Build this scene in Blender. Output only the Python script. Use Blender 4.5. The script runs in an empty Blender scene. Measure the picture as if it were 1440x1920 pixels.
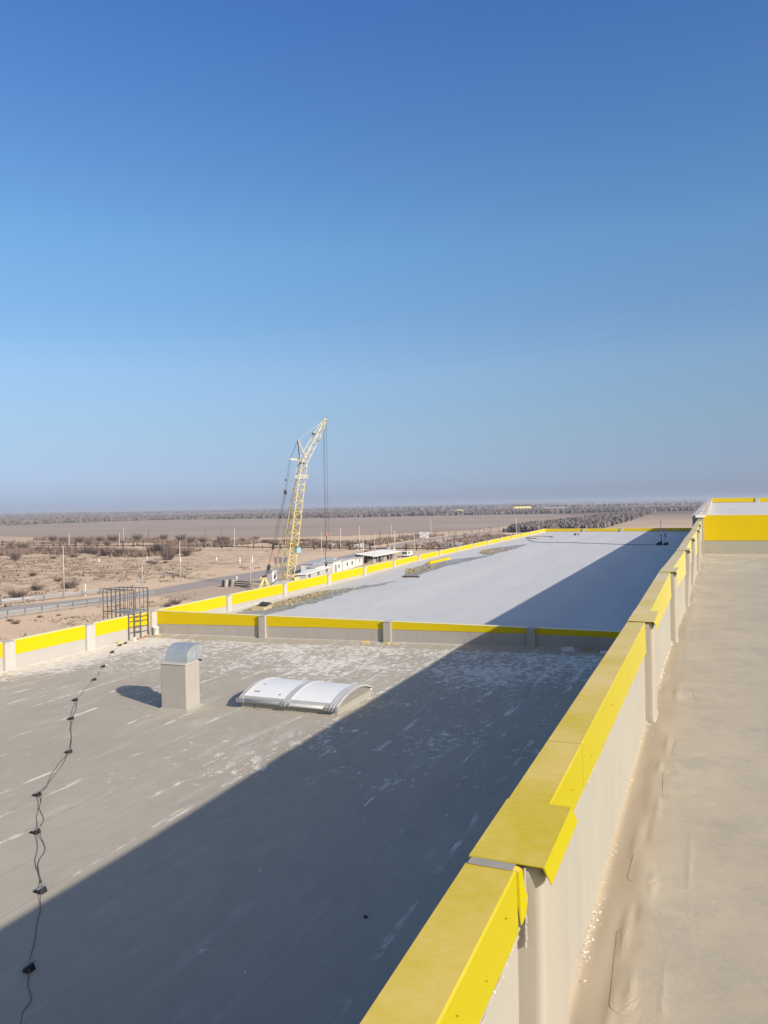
import bpy, bmesh, math, random
from mathutils import Vector, Matrix
random.seed(7)
S = bpy.context.scene
C = S.collection
R = math.radians

# ------------------------------------------------------------------ camera
cam_d = bpy.data.cameras.new("camera"); cam = bpy.data.objects.new("camera", cam_d); C.objects.link(cam)
yaw, pitch, roll = 0.3981, -0.0094, -0.0194
F = Vector((-math.sin(yaw)*math.cos(pitch), math.cos(yaw)*math.cos(pitch), math.sin(pitch)))
Rt = Vector((math.cos(yaw), math.sin(yaw), 0)); Up = Rt.cross(F)
c_, s_ = math.cos(roll), math.sin(roll)
R2 = Rt*c_ + Up*s_; U2 = Up*c_ - Rt*s_
M = Matrix((R2, U2, -F)).transposed().to_4x4()
cam.matrix_world = M
cam_d.sensor_fit = 'VERTICAL'; cam_d.sensor_height = 24; cam_d.lens = 1428.3/1920*24
cam_d.clip_start = 0.05; cam_d.clip_end = 60000
S.camera = cam

# ------------------------------------------------------------------ sky, sun, exposure
SUN = Vector((1.8, -0.76, 1.0)).normalized()
elev = math.asin(SUN.z); azim = math.atan2(SUN.x, SUN.y)
W = bpy.data.worlds.new("World"); S.world = W; W.use_nodes = True
nt = W.node_tree; nt.nodes.clear()
sky = nt.nodes.new('ShaderNodeTexSky'); sky.sky_type = 'NISHITA'; sky.sun_disc = False
sky.sun_elevation = elev; sky.sun_rotation = azim
sky.air_density = 1.0; sky.dust_density = 0.4; sky.ozone_density = 2.5; sky.altitude = 100
bg = nt.nodes.new('ShaderNodeBackground'); bg.inputs['Strength'].default_value = 0.105
out = nt.nodes.new('ShaderNodeOutputWorld')
# clear dry-air colour: deeper blue with height on the side away from the sun, pale lilac low down
tc = nt.nodes.new('ShaderNodeTexCoord'); sx = nt.nodes.new('ShaderNodeSeparateXYZ'); nt.links.new(tc.outputs['Generated'], sx.inputs[0])
rp = nt.nodes.new('ShaderNodeValToRGB'); nt.links.new(sx.outputs[2], rp.inputs[0])
SKYR = [(0.0,(.30,.405,.80)),(0.018,(.335,.415,.75)),(0.036,(.375,.435,.715)),(0.065,(.435,.475,.655)),(0.10,(.52,.55,.65)),(0.17,(.655,.705,.76)),(0.24,(.625,.755,.835)),(0.315,(.65,.86,.96)),(0.545,(.47,.75,1.13))]
while len(rp.color_ramp.elements) < len(SKYR): rp.color_ramp.elements.new(.5)
for e, (q, col) in zip(rp.color_ramp.elements, SKYR): e.position = q; e.color = (*col, 1)
dt = nt.nodes.new('ShaderNodeVectorMath'); dt.operation = 'DOT_PRODUCT'; nt.links.new(tc.outputs['Generated'], dt.inputs[0]); dt.inputs[1].default_value = SUN
mr = nt.nodes.new('ShaderNodeMapRange'); mr.interpolation_type = 'SMOOTHSTEP'; nt.links.new(dt.outputs['Value'], mr.inputs[0])
for i, v in zip((1,2,3,4), (.04,.85,0,1)): mr.inputs[i].default_value = v
mx = nt.nodes.new('ShaderNodeMix'); mx.data_type = 'RGBA'; nt.links.new(mr.outputs[0], mx.inputs[0]); nt.links.new(rp.outputs[0], mx.inputs[6]); mx.inputs[7].default_value = (1.9,1.38,.95,1)
mu = nt.nodes.new('ShaderNodeMix'); mu.data_type = 'RGBA'; mu.blend_type = 'MULTIPLY'; mu.inputs[0].default_value = 1
nt.links.new(sky.outputs[0], mu.inputs[6]); nt.links.new(mx.outputs[2], mu.inputs[7])
nt.links.new(mu.outputs[2], bg.inputs[0]); nt.links.new(bg.outputs[0], out.inputs[0])
sd = bpy.data.lights.new("sun", 'SUN'); sd.energy = 4.2; sd.angle = R(0.53); sd.color = (1.0, 0.93, 0.82)
so = bpy.data.objects.new("sun", sd); C.objects.link(so); so.rotation_euler = SUN.to_track_quat('Z', 'Y').to_euler()
so.location = (30, -20, 40)
S.view_settings.view_transform = 'Standard'; S.view_settings.look = 'None'
S.view_settings.gamma = 1; S.view_settings.use_curve_mapping = False
S.view_settings.exposure = 0.55
S.render.engine = 'CYCLES'
S.cycles.volume_bounces = 1; S.cycles.max_bounces = 6; S.cycles.transparent_max_bounces = 12

G = -17.5          # ground level below the lens

# ------------------------------------------------------------------ node materials
class NT:
    def __init__(s, name):
        s.m = bpy.data.materials.new(name); s.m.use_nodes = True; s.t = s.m.node_tree
        s.b = s.t.nodes['Principled BSDF']; s.co = s.n('ShaderNodeTexCoord').outputs['Object']
    def n(s, t): return s.t.nodes.new(t)
    def L(s, a, b): s.t.links.new(a, b)
    def map(s, scale, loc=(0,0,0)):
        m = s.n('ShaderNodeMapping'); m.inputs['Scale'].default_value = scale; m.inputs['Location'].default_value = loc
        s.L(s.co, m.inputs[0]); return m.outputs[0]
    def noise(s, scale=(1,1,1), sc=1.0, det=4, rough=.55, loc=(0,0,0), dist=0):
        t = s.n('ShaderNodeTexNoise'); t.inputs['Scale'].default_value = sc; t.inputs['Detail'].default_value = det
        t.inputs['Roughness'].default_value = rough; t.inputs['Distortion'].default_value = dist
        s.L(s.map(scale, loc), t.inputs['Vector']); return t.outputs['Fac']
    def rng(s, v, a, b, c=0., d=1., smooth=False):
        r = s.n('ShaderNodeMapRange'); r.interpolation_type = 'SMOOTHSTEP' if smooth else 'LINEAR'
        s.put(v, r.inputs[0]); 
        for i, x in zip((1,2,3,4), (a,b,c,d)): s.put(x, r.inputs[i])
        return r.outputs[0]
    def put(s, v, inp):
        if isinstance(v, (int, float)): inp.default_value = v
        elif isinstance(v, tuple): inp.default_value = v if len(v) == 4 or inp.type != 'RGBA' else (*v, 1)
        else: s.L(v, inp)
    def math(s, op, a, b=0.):
        m = s.n('ShaderNodeMath'); m.operation = op; s.put(a, m.inputs[0]); s.put(b, m.inputs[1]); return m.outputs[0]
    def mix(s, f, a, b):
        m = s.n('ShaderNodeMix'); m.data_type = 'RGBA'; s.put(f, m.inputs[0]); s.put(a, m.inputs[6]); s.put(b, m.inputs[7]); return m.outputs[2]
    def xyz(s):
        q = s.n('ShaderNodeSeparateXYZ'); s.L(s.co, q.inputs[0]); return q.outputs
    def bump(s, h, st=.3, d=.01):
        b = s.n('ShaderNodeBump'); b.inputs['Strength'].default_value = st; b.inputs['Distance'].default_value = d
        s.L(h, b.inputs['Height']); s.L(b.outputs[0], s.b.inputs['Normal'])
    def fin(s, col, rough=.8, metal=0., spec=.3):
        s.put(col, s.b.inputs['Base Color']); s.put(rough, s.b.inputs['Roughness']); s.b.inputs['Metallic'].default_value = metal
        s.b.inputs['Specular IOR Level'].default_value = spec
        return s.m

def worn(name, col, col2=None, rough=.7, metal=0., sc=2.0, amt=.5, bump=0., spec=.3, scale=(1,1,1)):
    k = NT(name); col2 = col2 or tuple(x*.8 for x in col)
    n = k.noise(scale, sc, 5); f = k.rng(n, .35, .7, 0, amt)
    n2 = k.noise(scale, sc*14, 3); f2 = k.rng(n2, .3, .7, 0, .12)
    c = k.mix(f, col, col2); c = k.mix(f2, c, tuple(x*.75 for x in col))
    if bump: k.bump(n2, bump, .004)
    return k.fin(c, rough, metal, spec)

def mat_lower_roof():
    k = NT('grey_beige_membrane'); x, y, z = k.xyz()
    n1 = k.noise((1, .45, 1), .22, 5); n2 = k.noise((1, .5, 1), 1.4, 5, loc=(4,2,0)); n3 = k.noise((1,1,1), 40, 2)
    c = k.mix(k.rng(n1, .35, .66), (.385,.335,.265), (.43,.375,.30))
    c = k.mix(k.rng(n2, .45, .75, 0, .4), c, (.34,.30,.245))
    c = k.mix(k.rng(n3, .3, .7, 0, .1), c, (.46,.43,.38))
    q = k.noise((1,.5,1), 3.2, 8, .75, loc=(6,6,0)); c = k.mix(k.rng(q, .5, .62, 0, .3), c, (.33,.29,.235)); c = k.mix(k.rng(q, .34, .44, .28, 0), c, (.47,.42,.345))
    # water stains, slightly darker lobes
    w = k.noise((1,1,1), .5, 2, loc=(9,1,0)); c = k.mix(k.rng(w, .56, .6, 0, .22), c, (.35,.31,.255))
    # seams of the membrane rolls, every 1.05 m along Y
    jit = k.noise((1,1,1), .35, 2, loc=(1,7,0))
    xs = k.math('ADD', x, k.math('MULTIPLY', k.math('SUBTRACT', jit, .5), .10))
    fr = k.math('PINGPONG', k.math('ADD', xs, 30.0), .525)
    seam = k.rng(fr, .012, .03, 1, 0, True)
    c = k.mix(k.math('MULTIPLY', seam, k.rng(jit, .4, .6, .0, .2)), c, (.27,.24,.20))
    # white flaking along the seams, patchy
    wid = k.noise((1,.6,1), 1.0, 4, loc=(3,3,0))
    sw = k.rng(fr, 0., k.rng(wid, .35, .72, .005, .12), 1, 0)
    pat = k.noise((.9,.55,1), 1.0, 5, loc=(11,5,0), rough=.65)
    near = k.rng(y, 6, 26, -.03, .12)
    fine = k.noise((6,1.6,1), 1.0, 5, .7, loc=(2,8,0))
    sf = k.math('MULTIPLY', k.rng(k.math('ADD', pat, near), .54, .61), k.math('MULTIPLY', k.math('GREATER_THAN', sw, .05), k.rng(fine, .43, .56)))
    # belt of peeled white flakes in front of the cross parapet
    b1 = k.rng(y, 18.0, 25.0, .0, .21, True); b2 = k.rng(y, 27.6, 28.3, 0, .3, True)
    belt = k.math('SUBTRACT', b1, b2)
    lft = k.rng(x, -23.5, -20.8, .21, 0, True)
    rest = k.math('ADD', belt, lft)
    fl = k.noise((3.4,2.4,1), 1.5, 8, .74, loc=(5,5,0), dist=.3)
    big = k.noise((1,.7,1), .35, 3, loc=(8,1,0))
    mid = k.math('MULTIPLY', k.rng(y, 8, 16, 0, .115, True), k.rng(x, -14, -9, .3, 1, True))
    v = k.math('ADD', k.math('ADD', fl, k.math('MAXIMUM', rest, mid)), k.math('MULTIPLY', k.math('SUBTRACT', big, .5), .42))
    ff = k.rng(v, .70, .725)
    sm = k.noise((2.2,.35,1), 1.0, 6, .65, loc=(14,3,0)); sm = k.math('MULTIPLY', k.rng(sm, .56, .70), k.rng(y, 2, 22, .12, .38))
    tot = k.math('MAXIMUM', k.math('MAXIMUM', sf, ff), sm)
    tot = k.math('MULTIPLY', tot, k.rng(k.noise((1,.6,1), 5, 4), .28, .58, .40, .95))
    c = k.mix(tot, c, (.74,.69,.61))
    h = k.math('ADD', k.math('MULTIPLY', n2, .6), k.math('ADD', k.math('MULTIPLY', seam, .2), k.math('MULTIPLY', tot, .25)))
    k.bump(h, .55, .02)
    return k.fin(c, .82, 0, .25)

def mat_far_roof():
    k = NT('pale_grey_membrane'); x, y, z = k.xyz()
    n1 = k.noise((1,.2,1), .3, 4); n2 = k.noise((1,.4,1), 1.4, 4)
    c = k.mix(k.rng(n1, .35, .68), (.54,.52,.51), (.58,.56,.545))
    c = k.mix(k.rng(n2, .45, .8, 0, .35), c, (.50,.485,.48))
    fr = k.math('PINGPONG', k.math('ADD', x, 40.), 1.0)
    seam = k.rng(fr, .02, .06, 1, 0, True); c = k.mix(k.math('MULTIPLY', seam, .3), c, (.45,.44,.44))
    strip = k.n('ShaderNodeTexWhiteNoise'); strip.noise_dimensions = '1D'
    k.L(k.math('FLOOR', k.math('MULTIPLY', k.math('ADD', x, 41.), .5)), strip.inputs['W'])
    c = k.mix(k.math('MULTIPLY', strip.outputs[0], .42), c, (.48,.467,.465))
    st = k.noise((1,.35,1), .9, 7, .7, loc=(6,2,0)); c = k.mix(k.rng(st, .52, .64, 0, .35), c, (.44,.43,.43))
    e = k.rng(x, -24, -21.5, .55, 0, True); c = k.mix(k.math('MULTIPLY', e, k.rng(n2, .3, .6)), c, (.53,.50,.47))
    k.bump(n2, .5, .03)
    return k.fin(c, .65, 0, .3)

def mat_upper_roof():
    k = NT('beige_membrane'); x, y, z = k.xyz()
    n1 = k.noise((1,1,1), .6, 5); n2 = k.noise((1,1.3,1), 4.5, 8, .68, loc=(2,0,0)); n3 = k.noise((1,1,1), 60, 2)
    c = k.mix(k.rng(n1, .35, .66), (.375,.322,.252), (.43,.372,.295))
    c = k.mix(k.rng(n2, .44, .66, 0, .45), c, (.325,.29,.24))
    c = k.mix(k.rng(n3, .35, .7, 0, .16), c, (.48,.44,.375))
    m = k.noise((1,1,1), 1.5, 10, .82, loc=(7,2,0)); c = k.mix(k.rng(m, .50, .58, 0, .6), c, (.315,.29,.25))
    # brown silt by the parapet foot
    d = k.rng(k.math('ADD', x, k.math('MULTIPLY', n1, .16)), -.30, -.10, 1, 0, True)
    c = k.mix(k.math('MULTIPLY', d, k.rng(n1, .3, .62, .5, .85)), c, (.36,.285,.20))
    # pale scuffs in front of the far parapet
    b = k.rng(y, 14, 25, -.2, .06, True); sc = k.noise((1.2,3.4,1), 1.2, 6, .68, loc=(1,1,0))
    c = k.mix(k.rng(k.math('ADD', sc, b), .60, .66, 0, .7), c, (.56,.53,.47))
    # fine scattered white specks
    sp = k.n('ShaderNodeTexVoronoi'); sp.inputs['Scale'].default_value = 5.0; k.L(k.co, sp.inputs['Vector'])
    pk = k.n('ShaderNodeSeparateColor'); k.L(sp.outputs['Color'], pk.inputs[0])
    s1 = k.math('MULTIPLY', k.math('LESS_THAN', sp.outputs['Distance'], .045), k.math('GREATER_THAN', pk.outputs[0], .86))
    c = k.mix(s1, c, (.68,.66,.6))
    k.bump(k.math('ADD', k.math('MULTIPLY', n2, .8), k.math('MULTIPLY', m, .5)), .55, .008)
    return k.fin(c, .8, 0, .25)

def mat_wall_skin(name, col):
    k = NT(name); n1 = k.noise((1,1,1), 1.2, 4); n2 = k.noise((1.5,1.5,.35), 4, 4, loc=(3,1,1)); n3 = k.noise((1,1,1), 30, 2)
    c = k.mix(k.rng(n1, .35, .7, 0, .35), col, tuple(v*.85 for v in col))
    c = k.mix(k.rng(n2, .5, .75, 0, .28), c, tuple(v*.74 for v in (col[0], col[1]*.97, col[2]*.92)))
    k.bump(k.math('ADD', n1, k.math('MULTIPLY', n3, .08)), .35, .02)
    return k.fin(c, .72, 0, .28)

def mat_yellow(name, col, dust=None, damt=0.):
    k = NT(name)
    n = k.noise((1,1,1), 3, 5); c = k.mix(k.rng(n, .35, .7, 0, .16), col, tuple(v*.88 for v in col))
    st = k.noise((5,5,.6), 2, 4); c = k.mix(k.rng(st, .55, .8, 0, .12), c, (.5,.42,.2))
    if dust:
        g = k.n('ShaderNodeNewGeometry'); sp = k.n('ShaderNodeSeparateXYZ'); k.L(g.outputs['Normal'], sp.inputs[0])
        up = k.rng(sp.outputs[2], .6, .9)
        a = k.noise((1,1,1), 1.6, 6, .6, loc=(5,5,5)); b = k.noise((1,1,1), 22, 5, .7)
        x, y, z = k.xyz()
        base = k.rng(y, 1.2, 9, damt, .93)
        f = k.math('ADD', base, k.math('ADD', k.rng(a, .34, .66, -.40, .20), k.rng(b, .35, .68, -.14, .12)))
        dd = k.mix(k.rng(y, 2.5, 12), dust, (.56,.47,.335))  # dust on the near top; far whitening of the grazing view is painted in
        c = k.mix(k.math('MULTIPLY', up, k.math('MINIMUM', k.math('MAXIMUM', f, 0), 1)), c, dd)
        c = k.mix(k.math('MULTIPLY', k.math('SUBTRACT', 1., up), .85), c, (.345,.300,.003))  # sides coloured darker than the top to tone down their sunlit brightness
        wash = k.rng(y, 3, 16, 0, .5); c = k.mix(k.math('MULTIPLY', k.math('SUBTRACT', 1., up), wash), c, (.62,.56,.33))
        k.bump(b, .12, .001)
    return k.fin(c, .5, 0, .12)

def mat_ground():
    k = NT('sandy_steppe'); x, y, z = k.xyz()
    n1 = k.noise((1,1,1), .02, 6, .6); n2 = k.noise((1,1,1), .11, 6, .65, loc=(5,5,0)); n3 = k.noise((1,1,1), .8, 5, .7)
    c = k.mix(k.rng(n2, .35, .65), (.60,.44,.30), (.66,.49,.34))
    c = k.mix(k.rng(n3, .4, .7, 0, .45), c, (.52,.375,.265))
    # tufted dry grass west of the road
    sc = k.rng(k.math('ADD', x, k.math('MULTIPLY', n1, 30.)), -128, -112, 1, 0)
    g = k.noise((1,1,1), .23, 7, .72, loc=(1,9,0)); tg = k.rng(g, .46, .56)
    north = k.rng(y, 200, 290, 1, .15)
    c = k.mix(k.math('MULTIPLY', k.math('MULTIPLY', sc, tg), k.math('MULTIPLY', north, .75)), c, (.25,.175,.115))
    d = k.math('SQRT', k.math('ADD', k.math('MULTIPLY', x, x), k.math('MULTIPLY', y, y)))
    far = k.rng(d, 380, 900)
    f1 = k.noise((.35,1,1), .004, 4, loc=(3,3,0)); fc = k.mix(k.rng(f1, .38, .62), (.27,.205,.165), (.36,.275,.22))
    wb = k.noise((.25,1,1), .0016, 5, .6, loc=(9,4,0)); fc = k.mix(k.rng(wb, .50, .56, 0, .8), fc, (.17,.13,.115))
    c = k.mix(far, c, fc)
    k.bump(n3, .8, .25)
    return k.fin(c, .95, 0, .1)

def mat_field():
    k = NT('ploughed_field_soil')
    n1 = k.noise((.3,1,1), .012, 5, .6); n2 = k.noise((.22,1.1,1), .09, 5, .65)
    c = k.mix(k.rng(n1, .35, .66), (.32,.245,.205), (.38,.295,.24)); c = k.mix(k.rng(n2, .5, .72, 0, .5), c, (.275,.21,.17))
    return k.fin(c, .95, 0, .1)

MAT = {}
def mk():
    A = MAT
    A['lower'] = mat_lower_roof(); A['far'] = mat_far_roof(); A['upper'] = mat_upper_roof()
    A['skin'] = mat_wall_skin('pale_beige_wall_skin', (.325,.308,.265))
    A['skin_grey'] = mat_wall_skin('grey_wall_skin', (.365,.335,.30))
    A['skin_white'] = mat_wall_skin('white_wall_skin', (.38,.36,.34))
    A['pil'] = mat_wall_skin('pilaster_skin', (.335,.305,.255))
    A['pil_white'] = mat_wall_skin('pale_pilaster_skin', (.44,.42,.40))
    A['yellow'] = mat_yellow('yellow_sheet', (.57,.42,.004))
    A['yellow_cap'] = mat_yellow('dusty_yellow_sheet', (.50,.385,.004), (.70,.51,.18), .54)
    A['rim'] = worn('pale_yellow_rim', (.80,.72,.36), rough=.5)
    A['bead'] = worn('grey_sealant', (.34,.31,.27), (.24,.21,.18), sc=12, rough=.7)
    A['white'] = worn('white_foam', (.78,.76,.70), rough=.85, sc=8)
    A['galv'] = worn('galvanised_steel', (.50,.53,.54), (.38,.42,.43), rough=.5, metal=.55, sc=5, amt=.8)
    A['alu'] = worn('aluminium', (.55,.54,.53), rough=.5, metal=.3, sc=4)
    A['opal'] = worn('opal_glazing', (.72,.71,.70), (.66,.65,.64), rough=.5, sc=1.5, spec=.5)
    A['black'] = worn('black_plastic', (.022,.023,.026), rough=.5, sc=9)
    A['wire'] = worn('grey_wire', (.13,.125,.12), rough=.5, metal=.3)
    A['steel'] = worn('painted_grey_steel', (.13,.12,.115), (.10,.085,.075), rough=.6, sc=6)
    A['crane'] = worn('crane_yellow', (.66,.54,.20), (.58,.49,.25), rough=.6, sc=.9)
    A['crane_pale'] = worn('faded_crane_yellow', (.62,.56,.38), (.56,.51,.38), rough=.6, sc=.9)
    A['rust'] = worn('rusty_red_steel', (.34,.17,.12), (.2,.11,.09), rough=.8)
    A['dark'] = worn('dark_steel', (.045,.042,.045), rough=.6)
    A['rope'] = worn('steel_rope', (.07,.07,.075), rough=.6)
    A['asphalt'] = worn('worn_asphalt', (.37,.31,.28), (.27,.235,.215), rough=.9, sc=.15, amt=.8, scale=(1,.3,1))
    A['track'] = worn('dusty_track', (.47,.35,.255), (.40,.30,.21), rough=.95, sc=.1)
    A['zinc'] = worn('weathered_zinc', (.30,.31,.33), (.25,.26,.28), rough=.5, metal=.4)
    A['pole'] = worn('grey_lamp_pole', (.45,.43,.41), rough=.6)
    A['concrete'] = worn('concrete', (.5,.46,.41), rough=.9)
    A['wood'] = worn('weathered_wood', (.085,.06,.045), rough=.9)
    A['bark'] = worn('bare_bark', (.19,.145,.12), (.15,.12,.10), rough=.95)
    A['twig'] = worn('reddish_twigs', (.30,.205,.16), (.25,.185,.145), rough=.95)
    A['far_wood'] = worn('far_bare_crowns', (.24,.195,.185), (.20,.168,.162), rough=.95, sc=.02)
    A['grass'] = worn('dry_grass', (.32,.235,.165), (.21,.155,.11), rough=.95, sc=.05)
    A['cabin'] = worn('white_cabin_paint', (.58,.575,.56), rough=.6, sc=.5)
    A['cabin_roof'] = worn('grey_cabin_roof', (.42,.42,.43), rough=.6, sc=.5)
    A['gable'] = worn('hazy_gable_plate', (.25,.235,.20), rough=.4)
    A['glass'] = worn('dark_glass', (.06,.075,.085), rough=.15, spec=.6)
    A['blue'] = worn('light_blue_paint', (.25,.42,.55), rough=.5)
    A['brown'] = worn('brown_box_paint', (.16,.07,.045), rough=.8)
    A['membrane_dark'] = worn('wet_grey_patch', (.24,.235,.22), (.36,.345,.32), rough=.5, sc=.9, amt=.9, scale=(1,.35,1))
    A['foam'] = worn('yellow_foam_rubble', (.42,.34,.19), (.26,.23,.16), rough=.9, sc=3, amt=.9)
    A['foam_block'] = worn('yellow_foam', (.60,.42,.16), (.5,.36,.17), rough=.9, sc=9)
    A['plate'] = worn('main_wall_panel', (.62,.61,.58), rough=.6, sc=.3)
    A['ground'] = mat_ground(); A['field'] = mat_field()
    A['ltbuild'] = worn('cream_render', (.70,.58,.25), rough=.8, sc=.1)
mk()
for nm in ('far_wood','twig','grass'):      # fine twigs scatter light all round
    t = MAT[nm].node_tree; g = t.nodes.new('ShaderNodeNewGeometry'); v = t.nodes.new('ShaderNodeVectorMath'); v.operation = 'MULTIPLY_ADD'
    v.inputs[1].default_value = (.25,.25,.25); v.inputs[2].default_value = (0,0,.75); n = t.nodes.new('ShaderNodeVectorMath'); n.operation = 'NORMALIZE'
    t.links.new(g.outputs['Normal'], v.inputs[0]); t.links.new(v.outputs[0], n.inputs[0]); t.links.new(n.outputs[0], t.nodes['Principled BSDF'].inputs['Normal'])

# ------------------------------------------------------------------ mesh helpers
class MB:
    def __init__(s): s.v = []; s.f = []
    def quad(s, a, b, c, d): n = len(s.v); s.v += [a, b, c, d]; s.f.append((n, n+1, n+2, n+3))
    def tri(s, a, b, c): n = len(s.v); s.v += [a, b, c]; s.f.append((n, n+1, n+2))
    def hexa(s, p):      # 8 points: bottom ring then top ring
        n = len(s.v); s.v += [tuple(q) for q in p]
        for f in ((0,3,2,1),(4,5,6,7),(0,1,5,4),(1,2,6,5),(2,3,7,6),(3,0,4,7)): s.f.append(tuple(n+i for i in f))
        return s
    def box(s, x0, x1, y0, y1, z0, z1):
        return s.hexa([(x0,y0,z0),(x1,y0,z0),(x1,y1,z0),(x0,y1,z0),(x0,y0,z1),(x1,y0,z1),(x1,y1,z1),(x0,y1,z1)])
    def bar(s, a, b, w, h=None, sides=4):
        a, b = Vector(a), Vector(b); h = h or w; d = (b-a)
        if d.length < 1e-6: return s
        d.normalize(); ref = Vector((0,0,1)) if abs(d.z) < .9 else Vector((1,0,0))
        u = d.cross(ref).normalized(); v = u.cross(d); n = len(s.v)
        for q in (a, b):
            for i in range(sides):
                t = 2*math.pi*(i+.5)/sides; kk = math.sqrt(2) if sides == 4 else 1
                s.v.append(tuple(q + u*math.cos(t)*w*.5*kk + v*math.sin(t)*h*.5*kk))
        for i in range(sides):
            j = (i+1) % sides; s.f.append((n+i, n+j, n+sides+j, n+sides+i))
        s.f.append(tuple(n+i for i in reversed(range(sides)))); s.f.append(tuple(n+sides+i for i in range(sides)))
        return s
    def tube(s, pts, r, sides=6, r1=None):
        pts = [Vector(p) for p in pts]; n0 = len(s.v); N = len(pts)
        for i, q in enumerate(pts):
            d = (pts[min(i+1, N-1)] - pts[max(i-1, 0)]).normalized()
            ref = Vector((0,0,1)) if abs(d.z) < .9 else Vector((1,0,0)); u = d.cross(ref).normalized(); v = u.cross(d)
            rr = r if r1 is None else r + (r1-r)*i/(N-1)
            for j in range(sides):
                t = 2*math.pi*j/sides; s.v.append(tuple(q + u*math.cos(t)*rr + v*math.sin(t)*rr))
        for i in range(N-1):
            for j in range(sides):
                k = (j+1) % sides; a = n0+i*sides
                s.f.append((a+j, a+k, a+sides+k, a+sides+j))
        s.f.append(tuple(n0+j for j in reversed(range(sides)))); s.f.append(tuple(n0+(N-1)*sides+j for j in range(sides)))
        return s
    def prof(s, prof, A, B):   # closed profile (list of 3d-makers) between two ends; A,B lists of points
        n = len(s.v); m = len(A); s.v += [tuple(p) for p in A] + [tuple(p) for p in B]
        for i in range(m):
            j = (i+1) % m; s.f.append((n+i, n+j, n+m+j, n+m+i))
        s.f.append(tuple(n+i for i in reversed(range(m)))); s.f.append(tuple(n+m+i for i in range(m)))
        return s
    def chip(s, p, r):
        p = Vector(p); q = [p + Vector((random.uniform(-1,1)*r, random.uniform(-1,1)*r, random.uniform(-.2,1)*r)) for _ in range(4)]
        s.tri(q[0],q[1],q[2]); s.tri(q[0],q[3],q[1]); s.tri(q[1],q[3],q[2]); s.tri(q[0],q[2],q[3])
    def build(s, name, mat, parent=None, bevel=0, smooth=False):
        me = bpy.data.meshes.new(name); me.from_pydata([tuple(v) for v in s.v], [], s.f); me.update()
        b = bmesh.new(); b.from_mesh(me); bmesh.ops.recalc_face_normals(b, faces=b.faces); b.to_mesh(me); b.free()
        if smooth:
            for p in me.polygons: p.use_smooth = True
        me.materials.append(MAT[mat] if isinstance(mat, str) else mat)
        o = bpy.data.objects.new(name, me); C.objects.link(o)
        if parent is not None:
            o.parent = parent; o.matrix_parent_inverse = Matrix.Translation(-Vector(parent.location))
        if bevel:
            m = o.modifiers.new('bevel', 'BEVEL'); m.width = bevel; m.segments = 2; m.limit_method = 'ANGLE'
        return o

def empty(name, loc, label, cat, group=None):
    o = bpy.data.objects.new(name, None); C.objects.link(o); o.location = loc; o.empty_display_size = .2
    return tag(o, label, cat, group)
def tag(o, label=None, cat=None, group=None, kind=None):
    if label: o['label'] = label
    if cat: o['category'] = cat
    if group: o['group'] = group
    if kind: o['kind'] = kind
    return o
def copy_tree(o, parent=None):
    c = o.copy(); C.objects.link(c)
    if parent is not None: c.parent = parent
    for ch in list(o.children): copy_tree(ch, c)
    return c
def interp(x, xs, ys):
    if x <= xs[0]: return ys[0]
    for i in range(len(xs)-1):
        if x <= xs[i+1]: return ys[i] + (ys[i+1]-ys[i])*(x-xs[i])/(xs[i+1]-xs[i])
    return ys[-1]
def sheet(name, fn, us, vs, mat, kind='structure', smooth=True):
    m = MB(); nu = len(us)
    for v in vs:
        for u in us: m.v.append(fn(u, v))
    for j in range(len(vs)-1):
        for i in range(nu-1): a = j*nu+i; m.f.append((a, a+1, a+nu+1, a+nu))
    o = m.build(name, mat, smooth=smooth)
    if kind: o['kind'] = kind
    return o
def lin(a, b, n): return [a+(b-a)*i/n for i in range(n+1)]

# ------------------------------------------------------------------ terrain
def nz(x, y, s=1.0):
    from mathutils import noise
    return noise.noise(Vector((x*s, y*s, 3.3)))
m = MB(); rings = [0, 30, 60, 100, 150, 220, 300, 400, 520, 680, 880, 1100, 1400, 1800, 2300, 2900, 3600, 4400, 5400, 6600, 8000, 9600, 11500]; NS = 144
for r in rings[1:]:
    for i in range(NS):
        t = 2*math.pi*i/NS; x, y = r*math.cos(t), r*math.sin(t)
        k = min(1, max(0, (r-1300)/2500)); z = G + k*(nz(x, y, .0007)*16 + nz(x+900, y, .002)*5)
        if r > 9000: z = G - (r-9000)*.004
        m.v.append((x, y, z))
m.v.append((0, 0, G)); cidx = len(m.v)-1
for i in range(NS): m.f.append((cidx, i, (i+1) % NS))
for j in range(len(rings)-2):
    for i in range(NS): a = j*NS; k = (i+1) % NS; m.f.append((a+i, a+NS+i, a+NS+k, a+k))
o = m.build('ground', 'ground', smooth=True); tag(o, kind='structure')

def ribbon(name, A, B, z, mat, kind='structure', sub=6):
    m = MB(); P = []
    def dens(L):
        out = []
        for i in range(len(L)-1):
            for k in range(sub): t = k/sub; out.append((L[i][0]*(1-t)+L[i+1][0]*t, L[i][1]*(1-t)+L[i+1][1]*t))
        out.append(L[-1]); return out
    A, B = dens(A), dens(B)
    for a, b in zip(A, B):
        ja, jb = nz(a[0], a[1], .3)*.5, nz(b[0], b[1], .3)*.5
        m.v += [(a[0]+ja, a[1], z), (b[0]+jb, b[1], z)]
    for i in range(len(A)-1): m.f.append((2*i, 2*i+1, 2*i+3, 2*i+2))
    o = m.build(name, mat); tag(o, kind=kind); return o
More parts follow.
